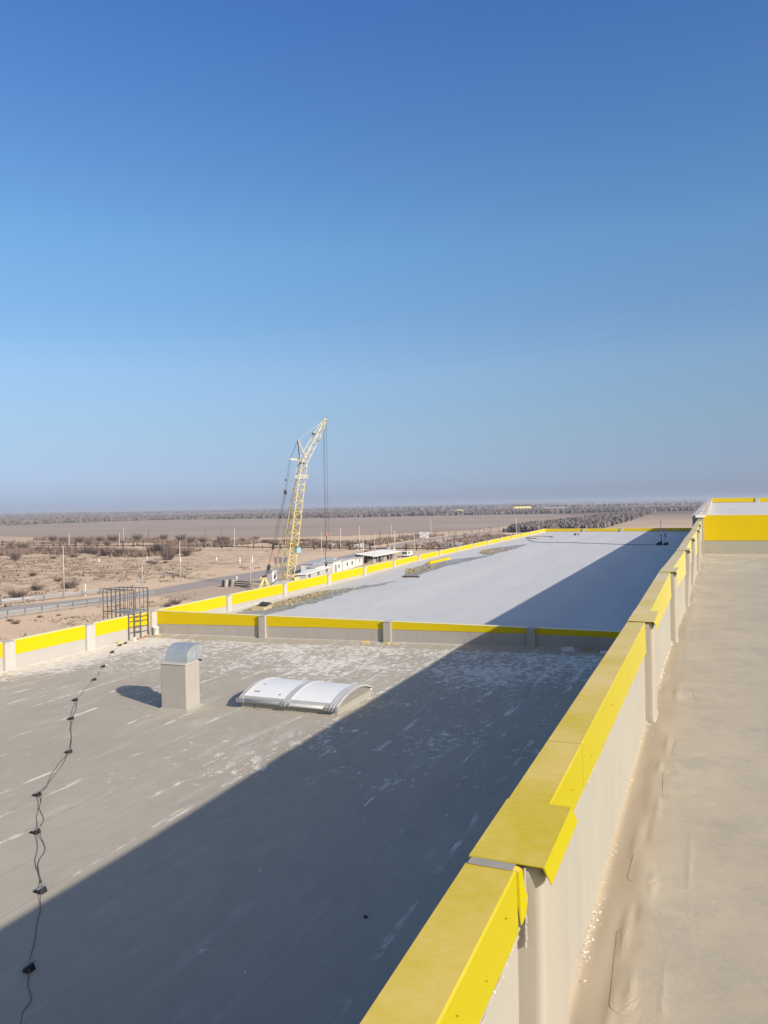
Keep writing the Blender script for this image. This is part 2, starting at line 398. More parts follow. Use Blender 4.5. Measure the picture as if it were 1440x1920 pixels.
# ploughed field beyond the rail fence
fa = [(-1500, 560), (-930, 520), (-520, 420), (-330, 365), (-250, 372), (-190, 400), (-140, 470), (-135, 640), (-120, 900)]
fb = [(-1700, 900), (-1050, 700), (-837, 713), (-860, 860), (-812, 985), (-735, 1033), (-504, 1000), (-336, 1075), (-200, 1080)]
ribbon('field', fa, fb, G+.10, 'field')
road_far = [(-119,60),(-120.3,102.1),(-115.8,110.3),(-111.8,119.6),(-110.9,131.0),(-111.9,146.2),(-112.9,160.1),(-112.4,177.1),(-111.6,211.3),(-119.0,262.7),(-126.2,313.9),(-128.5,363.0),(-125.9,405.8),(-118,480),(-108,640)]
road_near = [(-111,58),(-111.9,96.1),(-108.3,105.0),(-105.0,115.0),(-103.4,124.2),(-102.8,138.6),(-102.8,152.5),(-101.9,168.7),(-101.5,195.6),(-108.3,240.9),(-116.2,290.7),(-120.3,340.0),(-119.0,385.0),(-112.5,470),(-103.5,636)]
ribbon('road', road_far, road_near, G+.06, 'asphalt')
ribbon('road', [(-100,276),(-94,322),(-97,345),(-104,392),(-114,420)], [(-93,276),(-88,322),(-91,348),(-98,396),(-108,430)], G+.055, 'track')
ribbon('yard', [(-103.8,124),(-103,142),(-102.3,158),(-102,182),(-101.6,205)], [(-86,118),(-78,134),(-76,150),(-80,178),(-86,208)], G+.03, 'track')
ribbon('dirt_track', [(-60,520),(-30,600),(-5,760),(60,1000)], [(-55,518),(-25,598),(0,758),(66,998)], G+.05, 'track')
ribbon('dirt_track', [(-300,250),(-230,262),(-170,262),(-128,262)], [(-300,255),(-230,267),(-170,266),(-128,266)], G+.05, 'track')
for q in [o for o in S.objects if o.name.startswith('road.')]: q['kind'] = 'structure'

# ------------------------------------------------------------------ the three roofs
def zl(x): return -5.88 + .0187*(x+24)
def zfar(x, y):
    a = interp(y, [29,41,53,62,76,125], [-5.75,-5.52,-5.38,-5.15,-5.06,-4.98]); b = interp(y, [29,60,125], [-5.45,-5.15,-4.98])
    u = (x+24)/24; return a*(1-u)+b*u
YS = [-8,2.16,7.0,11.05,14.8,18.45,22.2,25.8,28.9]
def XO(y): return interp(y, YS, [-.66,-.653,-.636,-.581,-.472,-.429,-.342,-.317,-.24])
def ZC(y): return interp(y, YS, [-1.04,-1.046,-1.071,-.991,-.93,-.905,-.859,-.831,-.753])
def FH(y): return interp(y, YS, [.16,.175,.26,.34,.42,.5,.6,.65,.7])
def XI(y): return XO(y)+.145          # inner edge of the coping
def XU(y): return -.2 + (y-29)*.0115  # left parapet of the far upper roof
def ZU(y): return -.58 + (y-29)*.0062

def f_lower(x, y):
    z = zl(x) + .012*nz(x, y, .35) + .006*nz(x, y, 1.3)
    return (x, y, z)
sheet('lower_roof', f_lower, lin(-24.0, -.62, 70), lin(-10, 28.9, 90), 'lower')
def f_far(x, y): return (x, y, zfar(x, y) + .02*nz(x, y, .3))
sheet('far_roof', lambda u, v: f_far(-24.0+u*(XU(v)+.02+24.0), v), lin(0, 1, 50), lin(29.1, 124.9, 80), 'far')

xs = [-.515+.012*i for i in range(60)] + [.22+.06*i for i in range(20)] + lin(1.5, 6, 12) + lin(7, 40, 12)
ys = lin(-6, .8, 6) + [1.0+.035*i for i in range(230)] + lin(9.2, 28.9, 70)
def f_upper(x, y):
    z = -1.96
    wx = XI(y) - .012
    if x < 1.45: x = max(wx, x + (wx+.515)*max(0, 1-(x+.515)/1.5))
    d = x - wx
    if d < 2:
        z += .018*math.exp(-max(d,0)/.015)
        w = math.exp(-((d-.12)/.14)**2)
        z += w*(.012*nz(x*3.0, y*1.1+4, 1.0) + .009*max(0, nz(x*9, y*2.2, 1.0)))
    for wx_, wy_, wl, ww, wh in WR:
        a, b = (x-wx_)/ww, (y-wy_)/wl
        if abs(a) < 3 and abs(b) < 3: z += .42*wh*math.exp(-a*a-b*b)
    z += .010*nz(x, y, .5) + .003*nz(x, y, 2.3)
    return (x, y, z)
WR = [(-.36,3.55,.16,.022,.016),(-.33,3.75,.10,.014,-.012),(-.30,3.12,.14,.018,.012),(-.27,4.05,.12,.016,.010),(-.39,4.5,.25,.02,.012),(-.34,4.7,.2,.016,-.010),(-.30,5.1,.2,.02,.012),(-.33,5.9,.12,.022,.020),(-.24,5.8,.05,.03,-.010),(-.36,2.95,.2,.02,.012),(-.18,3.0,.3,.012,.006),(-.10,4.4,.4,.012,.005),(-.3,6.5,.2,.02,.012),(-.28,8.2,.3,.03,.012)]
upper = sheet('upper_roof', f_upper, xs, ys, 'upper')

# rounded membrane patches welded on the upper roof
def patch(cx, cy, w, l, rot):
    m = MB(); pts = []; r = .045
    for qx, qy, a0 in ((w/2-r, l/2-r, 0), (-w/2+r, l/2-r, 90), (-w/2+r, -l/2+r, 180), (w/2-r, -l/2+r, 270)):
        for k in range(5):
            a = R(a0+22.5*k); pts.append((qx+r*math.cos(a), qy+r*math.sin(a)))
    rr = R(rot); N = len(pts); K = 12
    def put(x, y, dz):
        X, Y = cx+x*math.cos(rr)-y*math.sin(rr), cy+x*math.sin(rr)+y*math.cos(rr); return (X, Y, f_upper(X, Y)[2]+dz)
    dense = []
    for i in range(N):
        (xa, ya), (xb, yb) = pts[i], pts[(i+1) % N]; n = max(1, int(math.hypot(xb-xa, yb-ya)/.03))
        for q in range(n): dense.append((xa+(xb-xa)*q/n, ya+(yb-ya)*q/n))
    N = len(dense); m.v = [put(x, y, -.006) for x, y in dense]
    for r_ in range(K): m.v += [put(x*(1-r_/K), y*(1-r_/K), .0018) for x, y in dense]
    m.v.append(put(0, 0, .0018)); c = len(m.v)-1
    for r_ in range(K):
        for i in range(N): j = (i+1) % N; a = r_*N; m.f.append((a+i, a+j, a+N+j, a+N+i))
    for i in range(N): m.f.append((K*N+i, K*N+(i+1) % N, c))
    return m.build('membrane_patch', 'upper', upper)
for a in ((-.21,3.30,.34,.62,3),(-.24,4.22,.30,.34,-2),(-.13,5.55,.32,.55,2),(-.10,6.4,.30,.4,-3),(.05,8.2,.35,.5,4)): patch(*a)

# ------------------------------------------------------------------ generic parapet
def parapet(name, label, axis, c, s, a0, a1, ztop, zyb, zfl, pils, skin, pilm, thick=.2, pw=.36, pp=.13, cap=None, n=24, gapw=None, group='parapets round the lower roofs', fm='yellow', rm='rim'):
    def P(a, nn, z): return (c(a)+s*nn, a, z) if axis == 'Y' else (a, c(a)+s*nn, z)
    mid = (a0+a1)/2
    t = empty(name, P(mid, -thick/2, zfl(mid)), label, 'parapet wall', group)
    m = MB(); A = lin(a0, a1, n)
    for i in range(n):
        q = []
        for zz in (lambda a: zfl(a)-.35, lambda a: ztop(a)-.014):
            q += [P(A[i], -thick, zz(A[i])), P(A[i+1], -thick, zz(A[i+1])), P(A[i+1], 0, zz(A[i+1])), P(A[i], 0, zz(A[i]))]
        m.hexa(q)
    m.build('wall_core', skin, t)
    edges = [a0] + [p for p in pils] + [a1]
    gw = gapw if gapw is not None else pw/2 + .01
    for i in range(len(edges)-1):
        b0 = edges[i] + (gw if i > 0 else 0); b1 = edges[i+1] - (gw if i < len(edges)-2 else 0)
        if b1-b0 < .05: continue
        m = MB(); k = max(1, int((b1-b0)/2.)); B = lin(b0, b1, k)
        for j in range(k):
            u, v = B[j], B[j+1]
            m.hexa([P(u, .003, zyb(u)), P(v, .003, zyb(v)), P(v, .012, zyb(v)), P(u, .012, zyb(u)),
                    P(u, .003, ztop(u)-.014), P(v, .003, ztop(v)-.014), P(v, .012, ztop(v)-.014), P(u, .012, ztop(u)-.014)])
        m.build('fascia_panel', fm, t)
        m = MB()
        for j in range(k):
            u, v = B[j], B[j+1]
            m.hexa([P(u, -thick-.012, ztop(u)-.012), P(v, -thick-.012, ztop(v)-.012), P(v, .02, ztop(v)-.012), P(u, .02, ztop(u)-.012),
                    P(u, -thick-.012, ztop(u)+.004), P(v, -thick-.012, ztop(v)+.004), P(v, .02, ztop(v)+.004), P(u, .02, ztop(u)+.004)])
        m.build('coping_strip', rm, t)
        m = MB()
        for j in range(k):
            u, v = B[j], B[j+1]
            h = lambda a: zfl(a)-.03
            m.hexa([P(u, .002, h(u)), P(v, .002, h(v)), P(v, .05, h(v)), P(u, .05, h(u)), P(u, .002, h(u)+.055), P(v, .002, h(v)+.055), P(v, .03, h(v)+.05), P(u, .03, h(u)+.05)])
        m.build('base_strip', 'pil_white', t)
    for p in pils:
        m = MB(); u, v = p-pw/2, p+pw/2
        m.hexa([P(u, .001, zfl(p)-.1), P(v, .001, zfl(p)-.1), P(v, pp, zfl(p)-.1), P(u, pp, zfl(p)-.1), P(u, .001, ztop(p)-.02), P(v, .001, ztop(p)-.02), P(v, pp, ztop(p)-.02), P(u, pp, ztop(p)-.02)])
        o = m.build('pilaster', pilm, t, bevel=.012)
        m = MB(); u, v = u-.01, v+.01
        m.hexa([P(u, -thick-.014, ztop(p)-.018), P(v, -thick-.014, ztop(p)-.018), P(v, pp+.02, ztop(p)-.018), P(u, pp+.02, ztop(p)-.018), P(u, -thick-.014, ztop(p)+.008), P(v, -thick-.014, ztop(p)+.008), P(v, pp+.02, ztop(p)+.008), P(u, pp+.02, ztop(p)+.008)])
        m.build('pilaster_cap', cap or 'pil_white', t)
    return t

zt = lambda y: -4.785 + .0038*(y-28.9)
XL = lambda a: -24.0
parapet('parapet_wall', 'yellow and grey parapet along the left edge of the near lower roof, behind the ladder cage', 'Y', XL, 1, -10, 29.1, zt, lambda y: -5.36, lambda y: -5.885,
        [28.78-4.06*k for k in range(10)][::-1], 'skin_white', 'pil_white', pw=.46)
parapet('parapet_wall', 'low parapet crossing between the two lower roofs, deep yellow band above grey skin, half in shadow', 'X', lambda a: 28.9, -1, -23.985, -.66, lambda x: -4.785-.0008*(x+24),
        lambda x: interp(x, [-24,-14,-6.4,-3.7], [-5.40,-5.16,-5.03,-5.03]), lambda x: zl(x), [-18.05,-12.08,-6.15], 'skin_grey', 'skin_grey', pw=.34)
def zyl(y): return interp(y, [29,41,53,62,76,101,125], [-5.33,-5.33,-5.25,-5.10,-5.0,-4.90,-4.84])
parapet('parapet_wall', 'long bright yellow parapet running away down the left edge of the far pale roof', 'Y', XL, 1, 29.12, 125.1, zt, zyl, lambda y: zfar(-24, y),
        [28.9+6*k for k in range(1, 16)], 'skin_white', 'pil_white', pw=.36, n=48)
parapet('parapet_wall', 'distant parapet closing the end of the far pale roof below the fields', 'X', lambda a: 124.9, -1, -23.98, .8, lambda x: zt(124.9), lambda x: -4.83, lambda x: zfar(x, 124.9),
        [-17.9,-12.1,-6.1], 'skin_grey', 'pil_white', pw=.4)
# ---- upper far block
def zur(x, y): return interp(y, [29,125], [-1.25,-.70])
sheet('upper_far_roof', lambda u, v: (XU(v)+u*(60-XU(v)), v, zur(0, v)), lin(0, 1, 12), lin(29.1, 124.9, 20), 'far')
parapet('parapet_wall', 'tall bright yellow parapet across the end of the beige upper roof at the right edge', 'X', lambda a: 28.9, -1, -.02, 40, lambda x: -.575-.004*max(x,0), lambda x: -1.465, lambda x: -1.965,
        [8.1,14.1,20.1,26.1,32.1], 'skin', 'pil', pw=.4, group='parapets round the upper roofs')
parapet('parapet_wall', 'row of pale capped posts on the left parapet of the farthest upper roof', 'Y', XU, 1, 29.3, 125.2, ZU, lambda y: ZU(y)-.5, lambda y: zur(0, y),
        [30.2+6*k for k in range(0, 16)], 'skin_white', 'pil_white', pw=.5, pp=.22, group='parapets round the upper roofs', n=40, fm='skin_white', rm='pil_white')
parapet('parapet_wall', 'farthest thin yellow parapet on the horizon at the end of the upper roof', 'X', lambda a: 125.0, -1, .9, 60, lambda x: .03-.01*(x-1), lambda x: -.56-.012*(x-1), lambda x: -.72,
        [1.25+6*k for k in range(1, 9)], 'skin_grey', 'pil_white', pw=.6, group='parapets round the upper roofs')

# corner post where the foreground parapet meets the tall yellow one
cp = empty('corner_post', (-.16, 28.8, -1.96), 'beige corner post with pale flared cap between the foreground coping and the tall yellow parapet', 'post')
MB().box(-.235, -.025, 28.72, 29.25, -2.0, -.66).build('post_body', 'pil', cp, bevel=.015)
MB().box(-.29,.03,28.68,29.32,-.655,-.57).build('post_cap', 'white', cp)
MB().box(-.25,.02,28.70,28.72,-1.99,-1.955).build('post_foot', 'white', cp)

# ------------------------------------------------------------------ foreground parapet
fp = empty('parapet_wall', (-.58, 10, -1.96), 'foreground parapet with dusty yellow coping sheets running from the bottom edge to the right horizon', 'parapet wall')
m = MB(); A = lin(-8, 28.7, 90)
for i in range(90):
    q = []
    for zf in (lambda a: -5.9, lambda a: ZC(a)-.02):
        q += [(XO(A[i])+.006, A[i], zf(A[i])), (XO(A[i+1])+.006, A[i+1], zf(A[i+1])), (XI(A[i+1])-.012, A[i+1], zf(A[i+1])), (XI(A[i])-.012, A[i], zf(A[i]))]
    m.hexa(q)
m.build('wall_core', 'skin', fp)
PIL = [-1.9, 2.16, 7.02, 11.05, 14.8, 18.45, 22.2, 25.8]
def cap_sheet(y0, y1, dz=0., tilt=0.):
    m = MB(); k = max(2, int((y1-y0)/.12)); Y = lin(y0, y1, k); T = .0035
    for j in range(k):
        L = []
        for y in (Y[j], Y[j+1]):
            xo, xi, zc, fh = XO(y), XI(y), ZC(y)+dz + .0012*nz(0, y, 2.2), FH(y)
            w = .0015*nz(5, y, 5)
            kk = .004*nz(9, y, 6)
            L.append([(xo, y, zc-.05), (xo-.002, y, zc), (xi-.004, y, zc+.001+w), (xi+.001, y, zc-.004), (xi+.006+w*2, y, zc-fh+kk),
                      (xi+.004+w*2, y, zc-fh+kk), (xi-.003, y, zc-.010), (xi-.014, y, zc-T), (xo+T, y, zc-T), (xo+T, y, zc-.05)])
        m.prof(None, L[0], L[1])
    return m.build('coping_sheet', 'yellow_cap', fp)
def pil_cap(y0, y1, dz=.004):
    m = MB(); T = .003; L = []
    for i, y in enumerate((y0, y1)):
        xo, xi, zc = XO(y), XI(y)+.073, ZC(y)+dz; k = 1.0
        L.append([(xo-.004, y, zc-.05), (xo-.004, y, zc), (xi, y, zc), (xi+.021, y, zc-.046*k), (xi+.018, y, zc-.047*k), (xi-.004, y, zc-T), (xo, y, zc-T), (xo, y, zc-.05)])
    m.prof(None, L[0], L[1])
    return m.build('flared_coping_sheet', 'yellow_cap', fp)
prev = -8
for i, y in enumerate(PIL):
    # straight sheets up to this pilaster, split where the joints show
    js = [prev]
    span = y-.035-prev
    if span > 3: js.append(prev + (.72 if i > 1 else span*.5))
    js.append(y-.035)
    for a, b in zip(js[:-1], js[1:]): cap_sheet(a+.003, b-.003)
    # yellow fascia remnant beside the pilaster and the flared piece
    pil_cap(y, y+.47 if y < 5 else y+.6)
    prev = y + (.475 if y < 5 else .605)
    yy = y+.02
    # pilaster body with soft membrane corners
    h0 = -2.0; w = .42; r = .028; X0 = XI(yy)-.015; X1 = XI(yy)+.066
    N = 26; m = MB(); base = []
    def ring(z, bulge):
        pts = [(X0, yy)]
        for kx, ky, a0 in ((X1-r, yy+r, 270), (X1-r, yy+w-r, 0)):
            for t in range(5):
                a = R(a0+22.5*t); pts.append((kx+r*math.cos(a), ky+r*math.sin(a)))
        pts.append((X0, yy+w)); return [(px+bulge*(1 if px > X0+.01 else 0), py+bulge*.4, z) for px, py in pts]
    zs = lin(h0, ZC(yy)-.012, N); R_ = []
    for q, z in enumerate(zs):
        t = (z-h0)/(zs[-1]-h0); b = .010*nz(yy*3, z*3.0, 1.0) + .05*max(0, 1-t*14)**2
        if i in (4, 5): b += .02*math.sin(z*4)
        R_.append(ring(z, b))
    n0 = 0; K = len(R_[0])
    for rg in R_: m.v += rg
    for a in range(N):
        for b in range(K-1): v = a*K+b; m.f.append((v, v+1, v+K+1, v+K))
    m.f.append(tuple(range(N*K, N*K+K)))
    m.build('pilaster', 'pil', fp, smooth=True)
cap_sheet(prev+.003, 28.64)
# grey sealant seam under the coping and at open joints
def ragged(y0, y1, xf, zf, r, n, mat, name='sealant_seam'):
    m = MB(); pts = []
    for i in range(n+1):
        y = y0+(y1-y0)*i/n; pts.append((xf(y)+.003*nz(y, 1, 14), y, zf(y)+.006*nz(y, 4, 9)))
    m.tube(pts, r, 5); return m.build(name, mat, fp)
for a, b in zip(PIL[:-1], PIL[1:]):
    aa = a+.46
    ragged(aa, b-.01, lambda y: XI(y)+.0, lambda y: ZC(y)-FH(y)-.004, .0045, int((b-aa)*14), 'bead')
ragged(.5, 2.12, lambda y: XI(y)+.002, lambda y: ZC(y)-FH(y)-.012, .006, 30, 'bead')
m = MB()
for k in range(24):
    u = k/23; x = XO(2.14)+.004+(XI(2.14)-XO(2.14)-.012)*u; m.v += [(x, 2.114+.003*nz(x,1,30), ZC(2.14)+.0022), (x, 2.168, ZC(2.14)+.0015+.001*nz(x,3,25))]
for k in range(23): m.f.append((2*k, 2*k+1, 2*k+3, 2*k+2))
m.build('sealant_seam', 'bead', fp)
# torn yellow tongue and broken filler beside the nearest pilaster
m = MB(); xi = XI(2.15); zc = ZC(2.15)
m.prof(None, [(xi-.014,2.135,zc-.004),(xi+.004,2.14,zc-.012),(xi+.012,2.145,zc-.16),(xi+.008,2.14,zc-.165)], [(xi-.010,2.17,zc-.006),(xi+.010,2.172,zc-.016),(xi+.022,2.175,zc-.10),(xi+.018,2.17,zc-.14)])
m.build('torn_flap', 'yellow_cap', fp)
m = MB(); m.tube([(xi+.014+.003*nz(k,2,.9), 2.171, zc-.01-k*.008) for k in range(30)], .0055, 6)
m.build('filler_strip', 'bead', fp)
for yy_, dz_ in ((1.55,.05),(1.78,.11),(1.98,.06),(3.05,.09),(3.6,.12),(4.4,.08),(5.3,.12)):
    xx_ = XI(yy_)+.006; zz_ = ZC(yy_)-dz_; MB().bar((xx_-.004,yy_,zz_),(xx_+.004,yy_,zz_),.009,.009,7).build('rivet','yellow_cap',fp)
# crumbs of white sealant
m = MB()
for k in range(420):
    y = random.choice([random.uniform(.8, 2.1), random.uniform(2.7, 6.9), random.uniform(7.5, 11)])
    m.chip((XI(y)+random.uniform(.0,.009), y, ZC(y)-FH(y)-random.uniform(.0,.018)), random.uniform(.0015,.0045))
o = m.build('sealant_crumbs', 'white', fp); tag(o, kind='stuff')
m = MB()
cl = [(3.30,.10,90),(3.72,.16,70),(4.15,.07,22),(4.36,.05,12),(5.2,.09,12),(5.45,.05,10),(6.72,.10,110),(6.3,.08,14)] + [(7.5+.3*i,.17,26) for i in range(12)] + [(11.1+.5*i,.25,14) for i in range(12)]
for cy, sp, n in cl:
    for k in range(int(n*.6)):
        y = random.gauss(cy, sp); d = abs(random.gauss(0, .014))+.012
        if 6.5 < cy < 7: d = random.uniform(.01, .09); y = random.uniform(6.66, 6.98)
        r = random.uniform(.003, .008) if cy < 7 else random.uniform(.005,.012)
        x = XI(y)-.012+d; m.chip((x, y, -1.955+.05*math.exp(-d/.03)), r)
for k in range(60):
    x, y = random.uniform(-.4,.9), random.uniform(2.6, 9); m.chip((x, y, f_upper(x,y)[2]), random.uniform(.002,.005))
o = m.build('plaster_crumbs', 'white'); tag(o, 'white plaster crumbs lying along the foot of the foreground parapet', 'debris', kind='stuff')

# ------------------------------------------------------------------ building body
bd = empty('warehouse', (8, 60, G), 'large warehouse block carrying the stepped flat roofs', 'building')
MB().box(-24.19, -.66, -10, 124.95, G-.3, -6.35).build('lower_block_wall', 'plate', bd)
m = MB().box(-.62, 60, -12, 28.9, G-.3, -2.05); m.build('upper_block_wall', 'plate', bd)
m = MB(); Y = lin(29.12, 124.95, 12)
for i in range(12):
    a, b = Y[i], Y[i+1]
    m.hexa([(XU(a)-.19,a,-6.3),(60,a,-6.3),(60,b,-6.3),(XU(b)-.19,b,-6.3),(XU(a)-.19,a,zur(0,a)-.06),(60,a,zur(0,a)-.06),(60,b,zur(0,b)-.06),(XU(b)-.19,b,zur(0,b)-.06)])
m.build('far_upper_block_wall', 'plate', bd)

# ------------------------------------------------------------------ skylight
sx0, sx1, sy0, sy1 = -12.22, -9.12, 18.2, 20.45
sk = empty('skylight', (-10.67, 19.3, zl(-10.67)), 'arched double skylight with opal white domes and aluminium ribs on a low curb', 'skylight')
zc0 = -5.42
MB().box(sx0+.05, sx1, sy0+.03, sy1-.02, zl(sx0)-.05, zc0-.02).build('curb', 'skin', sk, bevel=.01)
def arc(t): # t 0..1 along Y
    y = sy0-.03 + (sy1-sy0+.08)*t; z = zc0+.03 + .25*(1-(2*t-1)**2)**.95
    return y, z
def vault(x0, x1, dz0, dz1, t0=0., t1=1., n=20):
    m = MB()
    for i in range(n):
        a = t0+(t1-t0)*i/n; b = t0+(t1-t0)*(i+1)/n; (ya, za), (yb, zb) = arc(a), arc(b)
        m.hexa([(x0,ya,za+dz0),(x1,ya,za+dz0),(x1,yb,zb+dz0),(x0,yb,zb+dz0),(x0,ya,za+dz1),(x1,ya,za+dz1),(x1,yb,zb+dz1),(x0,yb,zb+dz1)])
    return m
xm = (sx0+sx1)/2
vault(sx0+.10, xm-.07, 0, .02, .03, .97).build('glazing_panel', 'opal', sk, smooth=False)
vault(xm+.07, sx1-.14, 0, .02, .03, .97).build('glazing_panel', 'opal', sk, smooth=False)
for xa in (sx0+.02, sx0+.10, xm-.085, xm-.01, xm+.05, sx1-.20, sx1-.12, sx1-.03):
    vault(xa, xa+.045, -.01, .04).build('rib', 'alu', sk)
vault(xm-.12, xm+.12, -.012, .012).build('rib_cover', 'alu', sk)
vault(sx1-.22, sx1+.05, -.012, .012).build('rib_cover', 'alu', sk)
for xa, xb in ((sx0+.1, xm-.07), (xm+.07, sx1-.14)):
    y, z = arc(.04); MB().box(xa, xb, y-.05, y+.02, z-.045, z+.03).build('edge_profile', 'alu', sk)
    y, z = arc(.96); MB().box(xa, xb, y-.02, y+.05, z-.035, z+.03).build('edge_profile', 'alu', sk)
for yy in (sy0-.05, sy1+.04):
    MB().tube([(sx0-.02, yy, zc0-.005), (sx1+.02, yy, zc0-.005)], .050, 10).build('base_rail', 'alu', sk, smooth=True)
for xa in (sx0, sx0+.10, sx0+.2, xm-.12, xm-.02, xm+.12, sx1-.3, sx1-.2, sx1-.1, sx1):
    MB().box(xa-.022, xa+.022, sy0-.12, sy0+.0, zc0-.06, zc0+.05).build('clamp', 'zinc', sk)
# gable ends
for xg in (sx0+.04, sx1-.05):
    m = MB(); n = 20
    for i in range(n):
        (ya, za), (yb, zb) = arc(i/n), arc((i+1)/n)
        m.hexa([(xg,ya,zc0-.03),(xg+.03,ya,zc0-.03),(xg+.03,yb,zc0-.03),(xg,yb,zc0-.03),(xg,ya,za),(xg+.03,ya,za),(xg+.03,yb,zb),(xg,yb,zb)])
    m.build('gable_end', 'gable', sk)
MB().box(-11.9,-11.72,18.50,18.56,arc(.15)[1]+.018,arc(.15)[1]+.027).build('label_plate', 'black', sk)
MB().box(-11.06,-10.99,18.42,18.47,arc(.12)[1]+.018,arc(.12)[1]+.03).build('label_plate', 'zinc', sk)
MB().box(-11.86,-11.80,18.95,19.0,arc(.34)[1]+.018,arc(.34)[1]+.03).build('label_plate', 'zinc', sk)
for xa in (-11.55, -10.05):
    m = MB(); m.tube([(xa,sy0-.09,zc0+.02),(xa+.01,sy0-.06,zc0-.08),(xa+.02,sy0-.02,zl(xa)+.05),(xa+.03,sy0-.10,zl(xa)+.01)], .006, 5); m.build('tie_wire', 'wire', sk)
for xa in (-11.75, -10.35):
    MB().bar((xa,sy0+.025,zl(xa)+.0),(xa+.05,sy0+.025,zl(xa)+.14),.008,.008).build('curb_joint', 'dark', sk)

# ------------------------------------------------------------------ vent
vt = empty('roof_vent', (-13.93, 17.8, zl(-13.9)), 'tall grey vent shaft topped by a curved galvanised cowl, left of the skylight', 'roof vent')
MB().box(-14.36, -13.49, 17.49, 18.12, zl(-14.4)-.04, -4.40).build('shaft', 'skin_grey', vt, bevel=.018)
MB().hexa([(-14.38,17.47,-4.402),(-13.47,17.47,-4.402),(-13.47,18.14,-4.402),(-14.38,18.14,-4.402),(-14.30,17.52,-4.345),(-13.53,17.52,-4.345),(-13.53,18.10,-4.345),(-14.30,18.10,-4.345)]).build('shaft_top', 'skin_white', vt)
MB().hexa([(-14.46,17.39,zl(-14.4)-.02),(-13.39,17.39,zl(-13.4)-.02),(-13.39,18.22,zl(-13.4)-.02),(-14.46,18.22,zl(-14.4)-.02),(-14.365,17.485,zl(-14.4)+.05),(-13.485,17.485,zl(-13.4)+.05),(-13.485,18.125,zl(-13.4)+.05),(-14.365,18.125,zl(-14.4)+.05)]).build('base_flashing', 'skin', vt)
PR = [(17.53,-4.345),(17.545,-4.22),(17.60,-4.09),(17.69,-4.0),(17.82,-3.93),(17.98,-3.895),(18.18,-3.905),(18.36,-3.975),(18.09,-4.33)]
x0, x1 = -14.24, -13.50
m = MB()
for i in range(7):
    (ya, za), (yb, zb) = PR[i], PR[i+1]; m.quad((x0,ya,za),(x1,ya,za),(x1,yb,zb),(x0,yb,zb))
n = len(m.v)
cw = m.build('cowl_sheet', 'galv', vt, smooth=False); sm = cw.modifiers.new('thick','SOLIDIFY'); sm.thickness = .006
for xx in (x0+.002, x1-.002):
    m = MB(); n = len(PR); m.v = [(xx,y,z) for y, z in PR]+[(xx+.004,y,z) for y, z in PR]; m.f = [tuple(range(n)), tuple(range(2*n-1, n-1, -1))]+[(i,(i+1)%n,n+(i+1)%n,n+i) for i in range(n)]
    m.build('cowl_cheek', 'galv', vt)
for xx in (x0-.008, x1+.006):
    m = MB(); m.tube([(xx,*q) for q in PR[:8]], .009, 5); m.build('seam_bead', 'zinc', vt)
m = MB(); m.bar((x1+.01,18.36,-3.975),(x1+.01,18.09,-4.33),.03,.012); m.bar((x0,18.36,-3.975),(x1,18.36,-3.975),.014,.02); m.bar((x1+.008,18.0,-3.9),(x1+.008,18.0,-4.34),.010,.008); m.build('mouth_rim', 'zinc', vt)
MB().box(-13.56,-13.44,18.10,18.17,-4.40,-4.35).build('mouth_bracket', 'dark', vt)

# ------------------------------------------------------------------ lightning conductor
W_ = [(-23.47,26.31),(-23.34,25.81),(-22.46,24.39),(-20.62,21.91),(-19.23,20.0),(-17.66,17.58),(-16.12,15.88),(-13.84,13.55),(-12.3,11.21),(-10.85,9.84),(-9.05,8.28),(-7.63,6.76)]
hl = ['beside the ladder foot, farthest of the row', 'second from the ladder', 'on the flaked strip by the left parapet', 'just past the flaked strip', 'level with the cowl of the vent', 'level with the foot of the vent shaft',
      'first one below the vent level, where the twin wires meet', 'at the bend of the twin wires', 'on the sunlit roof where the wires turn steep', 'with a bulky clip, second from the shadow', 'at the edge of the big shadow', 'alone inside the big shadow near the bottom edge']
for i, (x, y) in enumerate(W_):
    t = empty('conductor_holder', (x, y, zl(x)), 'black plastic wire holder ' + hl[i], 'wire holder', 'black holders carrying the conductor wire')
    s = .058 if i != 0 else .045
    z = zl(x); dx = random.uniform(-.02,.02)
    MB().hexa([(x-s,y-s,z-.01),(x+s,y-s,z-.01),(x+s,y+s,z-.01),(x-s,y+s,z-.01),(x-s*.72,y-s*.72,z+.075),(x+s*.72+dx,y-s*.72,z+.08),(x+s*.72,y+s*.72,z+.085),(x-s*.72,y+s*.72,z+.08)]).build('weight_block', 'black', t, bevel=.006)
    if i != 11: MB().hexa([(x-.12,y-.05,z),(x-s,y-.05,z),(x-s,y+.05,z),(x-.12,y+.05,z),(x-.11,y-.03,z+.035),(x-s*.8,y-.03,z+.05),(x-s*.8,y+.03,z+.05),(x-.11,y+.03,z+.035)]).build('side_clip', 'black', t)
    MB().box(x-.012,x+.012,y-.09,y+.09,z+.078,z+.093).build('wire_clip', 'zinc', t)
def wire(pts, amp, seed, hi=.093):
    P = []
    for i in range(len(pts)-1):
        a, b = pts[i], pts[i+1]; n = 10
        for k in range(n):
            t = k/n; e = math.sin(math.pi*t)
            x = a[0]+(b[0]-a[0])*t + amp*e*nz(seed+i, t*2.2, 1.3)*2; y = a[1]+(b[1]-a[1])*t + amp*e*nz(seed+i+9, t*2.2, 1.3)
            P.append((x, y, zl(x)+.014+(hi-.014)*(1-e)**3))
    return P
m = MB(); m.tube(wire([(-24.0,27.1)]+W_+[(-6.9,6.01),(-6.2,5.0),(-5.5,3.4)], .06, 1), .005, 5)
tag(m.build('conductor_wire', 'wire'), 'thin grey conductor wire snaking over every black holder to the bottom left corner', 'wire')
